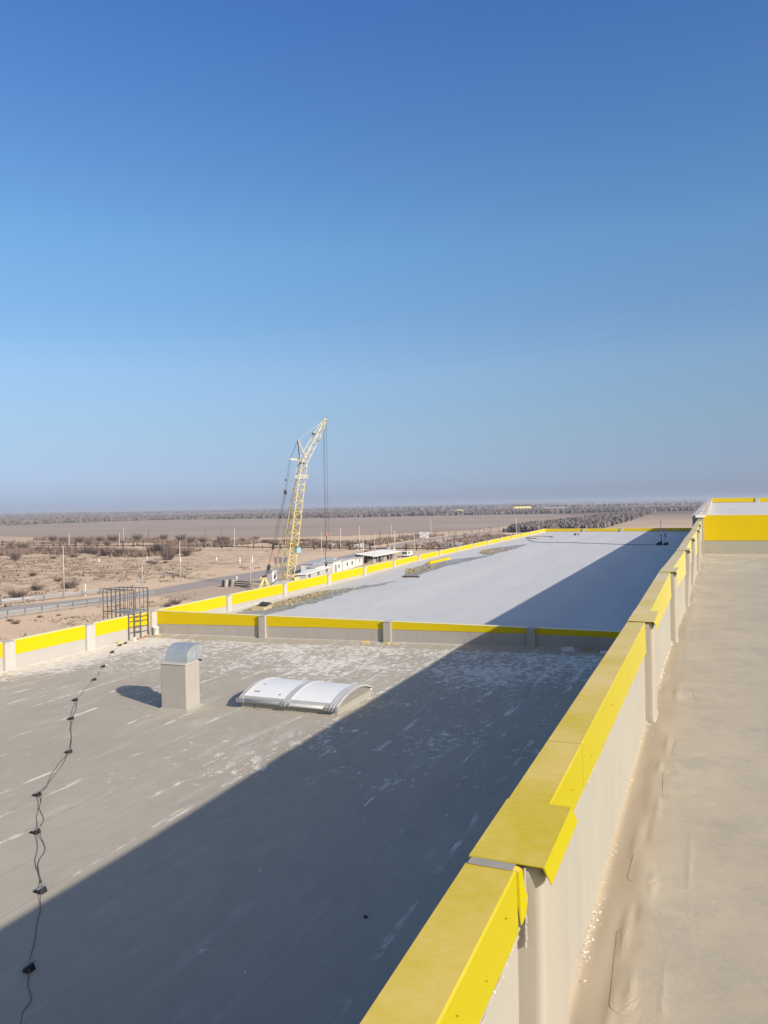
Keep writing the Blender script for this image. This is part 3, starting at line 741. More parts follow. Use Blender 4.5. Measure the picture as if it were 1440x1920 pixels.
m = MB(); m.tube([(x+.05, y+.02, z) for x, y, z in wire(W_[5:11], .12, 41)], .006, 5)
tag(m.build('conductor_wire', 'wire'), 'second thinner wire beside the first between the vent level and the shadow edge', 'wire')

# ------------------------------------------------------------------ ladder with guard cage
ld = empty('ladder_cage', (-24.1, 27.9, zl(-24)), 'dark steel roof ladder with barred guard cage crossing the left parapet', 'ladder')
zr = zl(-24); zt_ = -3.65; zp = -4.70
for (x, y, top) in ((-23.93,27.42,zt_), (-23.93,28.35,zt_), (-23.96,27.08,zp+.02), (-23.96,27.86,zp+.02)):
    MB().bar((x, y, zr), (x, y, top), .05 if top == zt_ else .045, .05).build('post', 'steel', ld)
for k, z in enumerate((-5.55,-5.3,-5.05,-4.85)):
    MB().bar((-23.94,27.08,z),(-23.94,27.86,z),.022).build('rung', 'steel', ld)
    MB().bar((-23.93,27.42,z-.05),(-23.93,28.35,z-.05),.022).build('rung', 'steel', ld)
for yy, xl in ((27.42,-25.73),(28.35,-25.60)):
    MB().bar((-23.93,yy,zt_),(xl,yy,zt_),.035,.04).build('top_rail', 'steel', ld)
    MB().bar((-23.93,yy,zp+.03),(xl,yy,zp+.03),.03,.035).build('lower_rail', 'steel', ld)
    n = 7
    for k in range(1, n+1):
        x = -23.93+(xl+23.93)*k/n
        MB().bar((x,yy,zt_),(x,yy,zp-.35),.022 if k < n else .035).build('guard_bar', 'steel', ld)
MB().bar((-25.73,27.42,zt_),(-25.60,28.35,zt_),.035).build('top_rail', 'steel', ld)
MB().bar((-25.73,27.42,zp),(-25.60,28.35,zp),.035).build('lower_rail', 'steel', ld)
for k in range(1,4): MB().bar((-25.73+.03*k,27.42+.23*k,zt_),(-25.73+.03*k,27.42+.23*k,zp-.35),.028).build('guard_bar', 'steel', ld)
m = MB()
for k in range(12): m.box(-25.1+.1*k,-25.1+.1*k+.03,27.42,28.35,zp-.02,zp+.02)
m.box(-25.12,-23.9,27.40,27.45,zp-.03,zp+.05); m.box(-25.12,-23.9,28.33,28.38,zp-.03,zp+.05)
m.build('platform_grating', 'zinc', ld)

# bucket
bk = empty('bucket', (-23.72, 28.62, zl(-23.7)), 'small white plastic bucket in the corner beside the ladder cage', 'bucket')
m = MB(); N = 20; z = zl(-23.7)
rs = [(0,.0),(.125,0),(.13,.02),(.15,.34),(.158,.345),(.158,.375),(.145,.375),(.142,.34),(.12,.03),(0,.03)]
for r, h in rs:
    for i in range(N): t = 2*math.pi*i/N; m.v.append((-23.72+r*math.cos(t), 28.62+r*math.sin(t), z+h))
for j in range(len(rs)-1):
    for i in range(N): k = (i+1)%N; m.f.append((j*N+i, j*N+k, (j+1)*N+k, (j+1)*N+i))
m.build('pail', 'cabin', bk, smooth=True)
m = MB(); m.tube([(-23.72+.16*math.cos(R(a)), 28.62+.02, z+.36-.12*math.sin(R(a))) for a in range(0, 181, 18)], .005, 5); m.build('handle', 'wire', bk)

# debris by the cross parapet
def lump(name, x, y, w, l, h, mat, label, cat='debris', group='scraps left by the cross parapet', rot=0, zf=zl):
    m = MB(); z = zf(x); c, s = math.cos(rot), math.sin(rot); q = []
    for k, hh in ((1, 0), (.8, h)):
        for sx, sy in ((-1,-1),(1,-1),(1,1),(-1,1)):
            X, Y = sx*w/2*k*random.uniform(.85,1.05), sy*l/2*k*random.uniform(.85,1.05); q.append((x+X*c-Y*s, y+X*s+Y*c, z+hh*random.uniform(.8,1.1)-(.005 if hh == 0 else 0)))
    o = m.hexa(q).build(name, mat, bevel=.01); return tag(o, label, cat, group)
lump('foam_scrap', -12.95, 28.55, .36, .16, .09, 'foam_block', 'orange yellow foam brick left of the middle pilaster of the cross parapet', rot=.1)
lump('foam_scrap', -12.0, 28.5, .34, .15, .07, 'foam_block', 'flat yellow foam scrap at the foot of the middle pilaster', rot=-.2)
lump('foam_scrap', -11.6, 28.5, .30, .05, .03, 'foam_block', 'thin yellow foam sliver just right of the middle pilaster', rot=.2)
lump('foam_scrap', -4.72, 28.45, .52, .26, .15, 'cabin', 'large white foam chunk in the shade under the cross parapet', rot=.15)
lump('foam_scrap', -4.05, 28.55, .34, .2, .13, 'foam', 'yellowish foam lump in the shade, right of the white chunk', rot=.4)
lump('foam_scrap', -3.72, 28.45, .34, .18, .09, 'foam', 'dull flat foam piece at the right of the shaded lumps', rot=-.3)
lump('bag_scrap', -3.42, 28.3, .3, .16, .08, 'white', 'crumpled white wrapping near the shaded right end of the cross parapet', rot=.5)
lump('bag_scrap', -3.02, 28.45, .2, .2, .2, 'cabin', 'white carton at the coping edge, rightmost scrap', rot=.1)
lump('foam_scrap', -23.45, 28.5, .14, .12, .08, 'foam_block', 'small yellow foam block right of the white bucket', rot=.2)
lump('foam_scrap', -23.85, 28.15, .13, .12, .1, 'foam_block', 'small yellow foam block left of the white bucket', rot=.6)
lump('plank', -23.75, 27.75, .12, .95, .05, 'rust', 'short rusty brown plank on the roof under the ladder', 'plank', 'scraps below the ladder', rot=.05)
lump('brick', -23.62, 27.05, .12, .12, .16, 'cabin', 'upright white block at the foot of the ladder', 'block', 'scraps below the ladder')
lump('foam_scrap', -23.8, 26.25, .16, .14, .12, 'foam_block', 'tan foam chunk by the left parapet before the ladder', group='scraps below the ladder')
lump('stone', -4.25, 9.2, .06, .05, .03, 'dark', 'tiny black pebble in the big shadow near the coping', 'stone', None)

# ------------------------------------------------------------------ far roof: opened patches and tools
def flat_patch(name, pts, mat, label, dz, zf, amp=.35, group='worn patches on the far roof'):
    P = []
    for i in range(len(pts)):
        a, b = pts[i], pts[(i+1) % len(pts)]
        for k in range(8):
            t = k/8; x, y = a[0]+(b[0]-a[0])*t, a[1]+(b[1]-a[1])*t
            P.append((x+amp*nz(x, y, 1.3), y+amp*2*nz(x+30, y, 1.3)))
    b = bmesh.new(); vs = [b.verts.new((x, y, 0)) for x, y in P]; f = b.faces.new(vs)
    bmesh.ops.triangulate(b, faces=[f])
    bmesh.ops.subdivide_edges(b, edges=b.edges[:], cuts=1)
    for v in b.verts: v.co.z = f_far(v.co.x, v.co.y)[2]+dz
    me = bpy.data.meshes.new(name); b.to_mesh(me); b.free(); me.materials.append(MAT[mat])
    o = bpy.data.objects.new(name, me); C.objects.link(o); tag(o, label, 'patch', group)
    return o
P1 = [(-22.99,34.0),(-23.6,37.0),(-23.13,37.4),(-23.04,41.0),(-22.83,43.4),(-21.59,45.6),(-20.52,48.6),(-20.08,49.9),(-20.2,47.3),(-20.83,44.0),(-20.57,39.8),(-20.91,37.2),(-20.92,35.5),(-21.21,34.3)]
Y1 = [(-22.95,35.5),(-23.13,37.4),(-22.8,40.6),(-22.7,43.2),(-21.94,43.6),(-21.81,41.5),(-21.87,38.9),(-22.05,36.8)]
P2 = [(-20.34,52.4),(-21.87,56.6),(-22.16,60.6),(-21.66,64.8),(-20.32,68.7),(-19.12,72.9),(-19.15,68.2),(-19.55,62.8),(-19.96,58.4),(-19.96,54.6),(-19.57,52.1)]
Y2 = [(-20.96,53.8),(-22.35,57.7),(-21.91,58.2),(-20.63,54.5)]
P3 = [(-21.66,77.2),(-21.65,82.6),(-20.76,87.7),(-19.73,91.1),(-19.02,82.8),(-19.06,75.8),(-19.2,72.2),(-20.16,72.8)]
Y3 = [(-21.12,74.8),(-21.85,78.9),(-21.12,79.9),(-19.86,74.3)]
for (a, b), w in zip(((P1,Y1),(P2,Y2),(P3,Y3)), ('nearest', 'middle', 'farthest')):
    flat_patch('worn_patch', a, 'membrane_dark', w+' dark grey worn strip along the left side of the far roof', .012, None)
    o = flat_patch('foam_bed', b, 'foam', 'bed of yellow foam rubble on the '+w+' worn strip', .022, None, .15, 'foam beds on the far roof')
    m = MB(); xs_ = [q[0] for q in b]; ys_ = [q[1] for q in b]
    def inside(x, y, L):
        r = False
        for i in range(len(L)):
            x1_, y1_ = L[i]; x2_, y2_ = L[i-1]
            if (y1_ > y) != (y2_ > y) and x < (x2_-x1_)*(y-y1_)/(y2_-y1_)+x1_: r = not r
        return r
    cnt = 0
    while cnt < 1500:
        x, y = random.uniform(min(xs_)-.4, max(xs_)+1.0), random.uniform(min(ys_), max(ys_)+2)
        if not inside(x, y, b) and random.random() > .25: continue
        if not (inside(x, y, a) or inside(x, y, b)): cnt += 1; continue
        m.chip((x, y, f_far(x, y)[2]+.02), random.uniform(.025, .085)); cnt += 1
    t = m.build('foam_rubble', 'foam'); tag(t, 'loose yellow and grey foam crumbs over the '+w+' foam bed', 'debris', kind='stuff')
def zff(x, y): return f_far(x, y)[2]
m = MB(); x, y = -22.5, 35.9; z = zff(x, y); m.hexa([(x-.42,y-.5,z),(x+.42,y-.5,z),(x+.42,y+.5,z),(x-.42,y+.5,z),(x-.36,y-.45,z+.2),(x+.36,y-.4,z+.14),(x+.3,y+.4,z+.27),(x-.3,y+.45,z+.22)])
tag(m.build('foam_stack', 'foam'), 'yellow foam heap at the near tip of the first worn strip', 'debris')
m = MB(); m.hexa([(x+.0,y-.3,z+.30),(x+.5,y-.2,z+.24),(x+.4,y+.4,z+.30),(x-.15,y+.3,z+.36),(x+.0,y-.3,z+.33),(x+.5,y-.2,z+.27),(x+.4,y+.4,z+.33),(x-.15,y+.3,z+.39)])
tag(m.build('dark_sheet', 'dark'), 'dark brown sheet scrap lying on the yellow foam heap', 'debris')
m = MB(); m.box(-21.9,-21.65,61.5,67.0,zff(-21.7,64)+.0,zff(-21.7,64)+.22); tag(m.build('yellow_flashing', 'yellow'), 'bright yellow flashing strip lying on the middle worn strip', 'flashing')
m = MB(); x, y = -19.9, 52.3; m.box(x-.7,x+.6,y-.1,y+.1,zff(x,y),zff(x,y)+.1); tag(m.build('batten', 'wood'), 'dark batten at the near end of the middle worn strip', 'batten')
# trolley with two uprights in the shade
tr = empty('roofing_trolley', (-4.46, 89.9, zff(-4.4,89.9)), 'dark trolley with two upright rods standing in the shade of the far roof', 'trolley')
x, y = -4.46, 89.9; z = zff(x, y)
MB().hexa([(x-.7,y-.3,z+.02),(x+.1,y-.3,z+.02),(x+.1,y+.3,z+.02),(x-.7,y+.3,z+.02),(x-.25,y-.2,z+.36),(x+.1,y-.2,z+.42),(x+.1,y+.2,z+.42),(x-.25,y+.2,z+.36)]).build('motor_body', 'black', tr, bevel=.04)
MB().hexa([(x+.15,y-.25,z+.02),(x+.75,y-.25,z+.02),(x+.75,y+.25,z+.02),(x+.15,y+.25,z+.02),(x+.25,y-.18,z+.22),(x+.75,y-.18,z+.3),(x+.75,y+.18,z+.3),(x+.25,y+.18,z+.22)]).build('burner_box', 'black', tr, bevel=.04)
MB().bar((x+.0,y,z+.3),(x-.02,y,z+1.25),.07).build('upright_rod', 'dark', tr)
MB().bar((x+.42,y,z+.85),(x+.42,y,z+1.3),.12).build('handle_grip', 'dark', tr)
MB().bar((x+.42,y,z+.2),(x+.42,y,z+1.0),.035).build('upright_rod', 'dark', tr)
for dx in (-.45,.45): MB().bar((x+dx,y-.32,z+.1),(x+dx,y+.32,z+.1),.2,.2,8).build('wheel', 'black', tr)
for i, (x, y) in enumerate(((-17.5,113.6),(-17.05,113.7))):
    z = zff(x,y); tag(MB().hexa([(x-.16,y-.2,z),(x+.16,y-.2,z),(x+.16,y+.2,z),(x-.16,y+.2,z),(x-.1,y-.14,z+.34),(x+.12,y-.14,z+.3),(x+.12,y+.14,z+.3),(x-.1,y+.14,z+.34)]).build('gas_bottle', 'rust' if i else 'dark', bevel=.05), ('dark ' if not i else 'rusty red ')+'canister near the far end parapet, '+('left' if not i else 'right')+' of the pair', 'canister', 'pair of canisters on the far roof')
m = MB(); pts = [(-22,101.5),(-19.44,94.5),(-16.23,93.9),(-14,93.2),(-11.57,92.0),(-9,90.9),(-7.75,90.2),(-6,89.6),(-5.0,89.9)]; P = []
for i in range(len(pts)-1):
    for k in range(6):
        t = k/6; xx = pts[i][0]*(1-t)+pts[i+1][0]*t; yy = pts[i][1]*(1-t)+pts[i+1][1]*t+.5*nz(xx, 2, 1.1); P.append((xx, yy, zff(xx,yy)+.03))
m.tube(P, .028, 5); tag(m.build('power_cable', 'dark'), 'dark cable trailing across the far roof to the trolley', 'cable')
m = MB(); P = [(-21.3+1.6*math.cos(a*.5)+.2*math.sin(a*1.7), 106.5+3.2*math.sin(a*.5), zff(-21,106)+.03) for a in range(11)]; m.tube(P, .05, 5); tag(m.build('hose', 'wood'), 'brown hose loop near the far left corner of the far roof', 'hose')

# ------------------------------------------------------------------ crane
cb = Vector((-81.0, 139.7, G)); ax = Vector((.865, .502, 0)); dp = Vector((-.502, .865, 0))
def cr(u, w, d=0.): return cb + ax*u + dp*d + Vector((0, 0, w))
kr = empty('crawler_crane', cb, 'tall yellow lattice boom crane beside the white cabins beyond the parapet', 'crane')
def lattice(A, B, wa, wb, n, ch, br, name, mat, parent, ang=.6):
    A, B = Vector(A), Vector(B); d = (B-A).normalized()
    e1 = (ax*math.cos(ang)+dp*math.sin(ang)); e1 = (e1 - d*e1.dot(d)).normalized(); e2 = d.cross(e1)
    cs = [(-1,-1),(1,-1),(1,1),(-1,1)]
    def pt(i, t):
        w = (wa+(wb-wa)*t)/2; return A+(B-A)*t+e1*cs[i][0]*w+e2*cs[i][1]*w
    m = MB()
    for i in range(4): m.bar(pt(i,0), pt(i,1), ch)
    c = m.build(name+'_chords', mat, parent); m = MB()
    for k in range(n):
        t0, t1 = k/n, (k+1)/n
        for i in range(4):
            j = (i+1) % 4
            if (k+i) % 2: m.bar(pt(i,t0), pt(j,t1), br)
            else: m.bar(pt(j,t0), pt(i,t1), br)
            if k % 2 == 0: m.bar(pt(i,t0), pt(j,t0), br)
    m.build(name+'_bracing', mat, parent)
lattice(cr(-.2,1.0), cr(.35,5.2), 1.5, 2.0, 4, .14, .065, 'boom_foot', 'crane', kr)
lattice(cr(.35,5.2), cr(2.75,22.2), 2.0, 1.65, 15, .14, .066, 'boom', 'crane', kr)
lattice(cr(2.75,22.2), cr(3.75,27.2), 1.65, 1.3, 5, .125, .062, 'boom_head', 'crane_pale', kr)
lattice(cr(3.8,27.2), cr(6.9,32.7), 1.35, 1.1, 8, .11, .058, 'jib', 'crane_pale', kr)
lattice(cr(6.9,32.7), cr(8.45,35.7), 1.1, .45, 5, .11, .058, 'jib_tip', 'crane_pale', kr)
for z_ in (23.9, 23.5): MB().bar(cr(2.0,z_,-.9), cr(4.7,z_,-.9), .14).build('walkway_beam', 'crane_pale', kr)
MB().bar(cr(1.05,27.5), cr(4.0,27.2), .32).build('back_strut', 'crane_pale', kr)
m = MB(); m.bar(cr(2.65,31.5), cr(2.95,27.3,-.6), .13); m.bar(cr(2.65,31.5), cr(3.0,27.3,.6), .13); m.build('mast_leg', 'dark', kr)
m = MB(); m.bar(cr(2.75,31.5), cr(4.3,27.6,-.5), .16); m.bar(cr(2.75,31.5), cr(4.3,27.6,.5), .16)
for k in range(1,5): m.bar(cr(2.68+.06*k,31.5-.85*k), cr(2.75+.31*k,31.5-.7*k), .06)
m.build('mast_leg', 'crane_pale', kr)
MB().bar(cr(8.3,35.9,-.3), cr(8.95,35.7,-.3), .3, .3, 8).build('tip_sheave', 'crane_pale', kr)
MB().bar(cr(8.75,35.6), cr(8.82,36.1), .24).build('tip_weight', 'dark', kr)
MB().bar(cr(5.6,32.9,-.5), cr(6.3,32.5,-.5), .35).build('jib_joint', 'dark', kr)
MB().bar(cr(7.0,31.7,-.7), cr(7.5,31.4,-.7), .4).build('jib_joint', 'zinc', kr)
MB().bar(cr(2.9,26.6,-.6), cr(4.0,26.5,-.6), .3, .35).build('knee_joint', 'dark', kr)
def rope(pts, r=.045, mat='rope'):
    m = MB()
    for a, b in zip(pts[:-1], pts[1:]): m.bar(a, b, r, r, 4)
    return m.build('rope', mat, kr)
rope([cr(2.7,31.4), cr(7.9,35.4)], .05, 'galv'); rope([cr(2.65,31.4), cr(1.0,27.4)], .07)
rope([cr(.85,27.3), cr(-.22,20.9)]); rope([cr(1.15,27.3), cr(.0,20.9)])
for du in (-.2,.0,.2): rope([cr(-.14+du,20.4), cr(-2.7+du*1.8,9.8)], .05)
rope([cr(3.0,27.0), cr(.2,12.5), cr(-1.9,7.5)], .04, 'rope')
rope([cr(2.2,23.5), cr(-1.2,10.0)], .04)
rope([cr(8.0,35.4,-.3), cr(8.05,11.8,-.3)], .045); rope([cr(8.3,35.4,.2), cr(8.2,11.8,.1)], .045); rope([cr(8.75,35.6), cr(8.7,11.9)], .045)
rope([cr(4.2,26.8), cr(4.35,23.8), cr(3.9,16.5)], .035, 'zinc')
MB().bar(cr(-.15,20.95), cr(-.12,20.1), .55, .4).build('pulley_block', 'dark', kr)
MB().bar(cr(-.05,22.9), cr(-.04,23.3), .2).build('rope_clamp', 'dark', kr)
MB().bar(cr(-2.75,9.9), cr(-3.05,8.6), .45,.35).build('pulley_block', 'dark', kr)
m = MB(); m.bar(cr(-3.0,8.7),cr(-4.0,5.1),.13); m.bar(cr(-1.6,9.0),cr(-2.4,5.1),.13); m.bar(cr(-3.0,8.7),cr(-1.5,8.7),.12); m.bar(cr(-3.6,6.4),cr(-1.9,6.3),.14); m.bar(cr(-3.0,8.6),cr(-2.3,5.1),.08); m.build('gantry_frame', 'rust', kr)
rope([cr(-4.0,5.1), cr(-4.7,3.0)], .08); rope([cr(-3.4,5.1), cr(-4.4,3.0)], .06)
MB().bar(cr(-3.8,5.4), cr(-4.1,4.2), .55,.4).build('gantry_block', 'dark', kr)
m = MB()
for du in (-1.4,-.75,.75,1.4): m.bar(cr(-4.9,3.0), cr(-4.9+du,.0, du*.5), .22)
m.bar(cr(-5.7,2.7),cr(-4.4,2.9),.3); m.build('rear_trestle', 'crane', kr)
MB().bar(cr(-5.3,2.9),cr(-4.4,3.1),.5,.4).build('trestle_head', 'dark', kr)
q = [cr(-3.6,1.2,-1.6),cr(1.6,1.2,-1.6),cr(1.6,1.2,1.6),cr(-3.6,1.2,1.6),cr(-2.4,2.1,-1.5),cr(1.0,2.3,-1.5),cr(1.0,2.3,1.5),cr(-2.4,2.1,1.5)]
MB().hexa(q).build('machine_house', 'membrane_dark', kr, bevel=.1)
q = [cr(1.3,1.2,-1.7),cr(2.7,1.2,-1.7),cr(2.7,1.2,-.2),cr(1.3,1.2,-.2),cr(1.3,2.7,-1.7),cr(2.5,2.7,-1.7),cr(2.5,2.7,-.2),cr(1.3,2.7,-.2)]
MB().hexa(q).build('cab', 'crane', kr, bevel=.08)
for d in (-2.0, 2.0):
    q = [cr(-2.8,0,d-.4),cr(2.8,0,d-.4),cr(2.8,0,d+.4),cr(-2.8,0,d+.4),cr(-3.2,.9,d-.4),cr(3.2,.9,d-.4),cr(3.2,.9,d+.4),cr(-3.2,.9,d+.4)]
    MB().hexa(q).build('crawler_track', 'dark', kr, bevel=.2)
MB().bar(cr(8.35,11.9), cr(8.32,11.0), .7,.5,8).build('hook_block', 'rust', kr, smooth=False)
MB().bar(cr(8.3,11.0), cr(8.15,8.2), .14).build('hook_link', 'dark', kr)
rope([cr(8.15,8.3), cr(8.0,6.9), cr(8.15,5.2)], .09, 'dark'); MB().bar(cr(8.15,5.3), cr(8.1,4.7), .35).build('hook', 'dark', kr)
rope([cr(8.15,9.2), cr(7.6,8.2), cr(7.6,7.2)], .06, 'dark')

# ------------------------------------------------------------------ posts, lamps, power poles
def street_lamp(x, y, h, arm, label, conc=True, head=True, dirx=1.0, group='lamp posts along the road'):
    t = empty('street_lamp', (x, y, G), label, 'street lamp', group)
    P = [(x, y, G), (x, y, G+h-arm*.55)]
    if arm: P += [(x+dirx*arm*(1-math.cos(R(a)))*.55, y+.2*dirx*arm*(1-math.cos(R(a))), G+h-arm*.55+arm*.5*math.sin(R(a))) for a in (20,40,60,80)] + [(x+dirx*arm, y+.25*arm*dirx, G+h)]
    MB().tube(P, .12, 7, .07).build('pole', 'pole', t, smooth=True)
    q = P[-1]
    if head: MB().hexa([(q[0]-.1,q[1]-.15,q[2]-.05),(q[0]+.65*dirx,q[1]-.15,q[2]-.03),(q[0]+.65*dirx,q[1]+.15,q[2]-.03),(q[0]-.1,q[1]+.15,q[2]-.05),(q[0]-.1,q[1]-.1,q[2]+.1),(q[0]+.6*dirx,q[1]-.1,q[2]+.08),(q[0]+.6*dirx,q[1]+.1,q[2]+.08),(q[0]-.1,q[1]+.1,q[2]+.1)]).build('lamp_head', 'zinc', t)
    return t
street_lamp(-123.8,120.8,10.2,0,'tall bare grey pole behind the left guardrail, nearest the left edge', head=False)
street_lamp(-115.1,148.0,9.8,0,'tall bare grey pole standing on the sand beyond the road, right of the ladder', head=False)
street_lamp(-107.2,125.5,7.4,2.6,'curved grey lamp post rising just above the ladder cage')
street_lamp(-88.6,137.2,8.1,3.4,'curved grey lamp post left of the crane trestle')
street_lamp(-91.9,176.2,11.0,0,'slim pole with flat lamp plate between crane boom and hanging ropes', head=True)
street_lamp(-87.1,191.8,8.0,0,'thin pole standing in front of the white cabins', head=False)
street_lamp(-92.4,211.9,9.0,0,'thin pole in front of the dark open canopy', head=False)
street_lamp(-91.1,242.6,8.0,0,'dark pole beside the young fir, left of the signboard', head=False)
street_lamp(-93.3,291.8,6.8,0,'pale pole in front of the big bare tree', head=False)
street_lamp(-91.5,278.1,5.3,0,'short pale pole just left of the big bare tree', head=False)
def power_pole(x, y, h, label, arm=1.2, mat='pole', wood=False):
    t = empty('power_pole', (x, y, G), label, 'power pole', 'power poles in the plain')
    MB().bar((x,y,G),(x,y,G+h),.26,.26,6).build('pole', mat, t)
    if arm:
        MB().bar((x-arm,y,G+h-.5),(x+arm,y,G+h-.5),.12).build('crossarm', 'wood' if mat == 'wood' else 'pole', t)
        for k in (-1,0,1): MB().bar((x+k*arm*.9,y,G+h-.5),(x+k*arm*.9,y,G+h-.1),.12).build('insulator', 'zinc', t)
pp = [(-136.3,278.1,8.4,'pale concrete pole by the rail fence behind the hanging hook',.9,'concrete'),(-128.2,278.7,9.2,'thin pole rising behind the white kiosk',0,'pole'),(-109.4,270.0,7.6,'brown topped pole right of the white kiosk',.9,'concrete'),
 (-156.2,381.2,6.4,'far pale pole against the field above the small crowd of posts',1.4,'concrete'),(-120.9,282.8,7.0,'dark slender pole just right of the white kiosk',0,'wood'),(-137.8,393.2,9.3,'tall pale pole behind the signboard',0,'concrete'),
 (-293.2,328.9,7.6,'pale pole left of the ladder, taller of two in the shrubs',1.0,'concrete'),(-269.1,298.9,5.9,'pale pole in the shrubs, shorter of two',0,'concrete'),(-295.9,292.8,6.4,'pale pole with wide crossarm at the left part of the rail fence',1.8,'concrete'),
 (-182.4,270.9,8.6,'pale pole at the rail fence left of the crane ropes',0,'concrete'),(-265.5,364.8,5.2,'thin dark pole on the field above the shrubs',0,'wood'),(-295.8,352.4,5.9,'thin dark pole on the field above the ladder',0,'wood'),
 (-59.4,458.8,9.4,'dark double pole at the wood edge above the far end parapet',1.0,'wood'),(-22.3,446.7,5.6,'small dark T shaped pole above the shaded end of the far roof',1.3,'wood'),(-81.1,487.6,5.7,'pale slim pole in the bare river wood',0,'concrete'),(-63.8,476.1,8.1,'leaning dark pole beside the double pole',0,'wood'),
 (-254.4,364.6,5.0,'thin dark pole on the field between shrubs and crane',0,'wood'),(-96.8,420,9.0,'slim pale pole at the far left corner of the far roof',0,'concrete')]
for a in pp: power_pole(a[0],a[1],a[2],a[3],a[4],a[5])
# slender marker posts
for i, (x, y, h, l) in enumerate(((-117.6,120.4,3.0,'short square headed marker post behind the left guardrail'),(-100.6,150.0,1.6,'white marker post left of the crane boom'),(-131.5,205,2.0,'white marker post right of the crane boom'),(-135.5,204,1.8,'white marker post just right of the boom, shorter'),(-108.5,263,1.6,'white stub post near the canopy end'))):
    t = empty('marker_post', (x, y, G), l, 'post'); MB().bar((x,y,G),(x,y,G+h),.22 if i else .12).build('post_shaft', 'white', t)
    if i == 0: MB().box(x-.25,x+.25,y-.05,y+.05,G+h-.5,G+h).build('post_plate', 'zinc', t)
for i, (x, y) in enumerate(((-190,201),(-178,211),(-160,206),(-150,212))):
    tag(MB().bar((x,y,G),(x,y,G+1.2),.2).build('boundary_stone', 'white'), ['leftmost','second','third','rightmost'][i]+' small white boundary stub on the sand below the shrubs', 'post', 'white boundary stubs')

# guardrails
def guardrail(L, label, face, step=4.0):
    x, y = L[len(L)//2]; t = empty('guardrail', (x, y, G), label, 'guardrail', 'guardrails beside the road')
    m = MB()
    for (a, b) in zip(L[:-1], L[1:]):
        d = Vector((b[0]-a[0], b[1]-a[1], 0)).normalized(); nn = Vector((-d.y, d.x, 0))
        for z0, z1, off in ((.62,.74,.03),(.74,.86,-.02),(.86,.98,.03),(.98,1.10,-.02)):
            p = [Vector((a[0],a[1],G)), Vector((b[0],b[1],G))]
            m.hexa([p[0]+Vector((0,0,z0))+nn*off, p[1]+Vector((0,0,z0))+nn*off, p[1]+Vector((0,0,z0))+nn*(off+.05), p[0]+Vector((0,0,z0))+nn*(off+.05),
                    p[0]+Vector((0,0,z1))-nn*(off-.01), p[1]+Vector((0,0,z1))-nn*(off-.01), p[1]+Vector((0,0,z1))-nn*(off-.06), p[0]+Vector((0,0,z1))-nn*(off-.06)])
    m.build('rail_beam', 'zinc', t)
    if face:
        m = MB()
        for (a, b) in zip(L[:-1], L[1:]): m.bar((a[0]+.25,a[1],G+.3),(b[0]+.25,b[1],G+.3),.16)
        m.build('lower_beam', 'zinc', t)
    dist = 0
    for (a, b) in zip(L[:-1], L[1:]):
        l = math.dist(a, b); s = dist
        while s < l:
            k = s/l; x, y = a[0]+(b[0]-a[0])*k, a[1]+(b[1]-a[1])*k
            MB().bar((x+.18,y,G),(x+.18,y,G+1.25),.2).build('rail_post', 'zinc', t); s += step
        dist = s-l
guardrail([(-123.4,92),(-122.4,103.8),(-120.2,109.2),(-118.1,116.6),(-115.6,124.7),(-114.6,131.0)], 'zinc guardrail on the far side of the road at the left', False)
guardrail([(-107.6,80),(-107.1,90.8),(-105.8,96.1),(-104.4,102.7),(-103.4,110.2),(-102.4,123.2)], 'zinc guardrail with tall posts on the near side of the road', True, 3.0)

# rail fence
FL = [(-400,287),(-336,285.9),(-306.8,283.5),(-271.8,282.6),(-245,283),(-208.6,280.5),(-172.4,274.7),(-141.9,272.0),(-125.7,270.6),(-118,270.3),(-107.3,270.2),(-93.7,269.2),(-60,268)]
rf = empty('rail_fence', (-230, 282, G), 'long dark single rail fence with uneven posts across the plain', 'fence')
m = MB(); m2 = MB()
for a, b in zip(FL[:-1], FL[1:]): m.bar((a[0],a[1],G+.75),(b[0],b[1],G+.75),.42,.42)
m.build('rail', 'wood', rf)
x = -395
while x < -62:
    i = next(k for k in range(len(FL)-1) if FL[k+1][0] >= x); a, b = FL[i], FL[i+1]; u = (x-a[0])/(b[0]-a[0]); y = a[1]+(b[1]-a[1])*u
    h = random.choice([1.6,2.2,2.6,3.0]); MB().bar((x,y+.3,G),(x+random.uniform(-.15,.15),y+.3,G+h),random.choice([.22,.3,.5])).build('fence_post', 'wood', rf)
    x += random.choice([3.2,4.5,6,7.5])

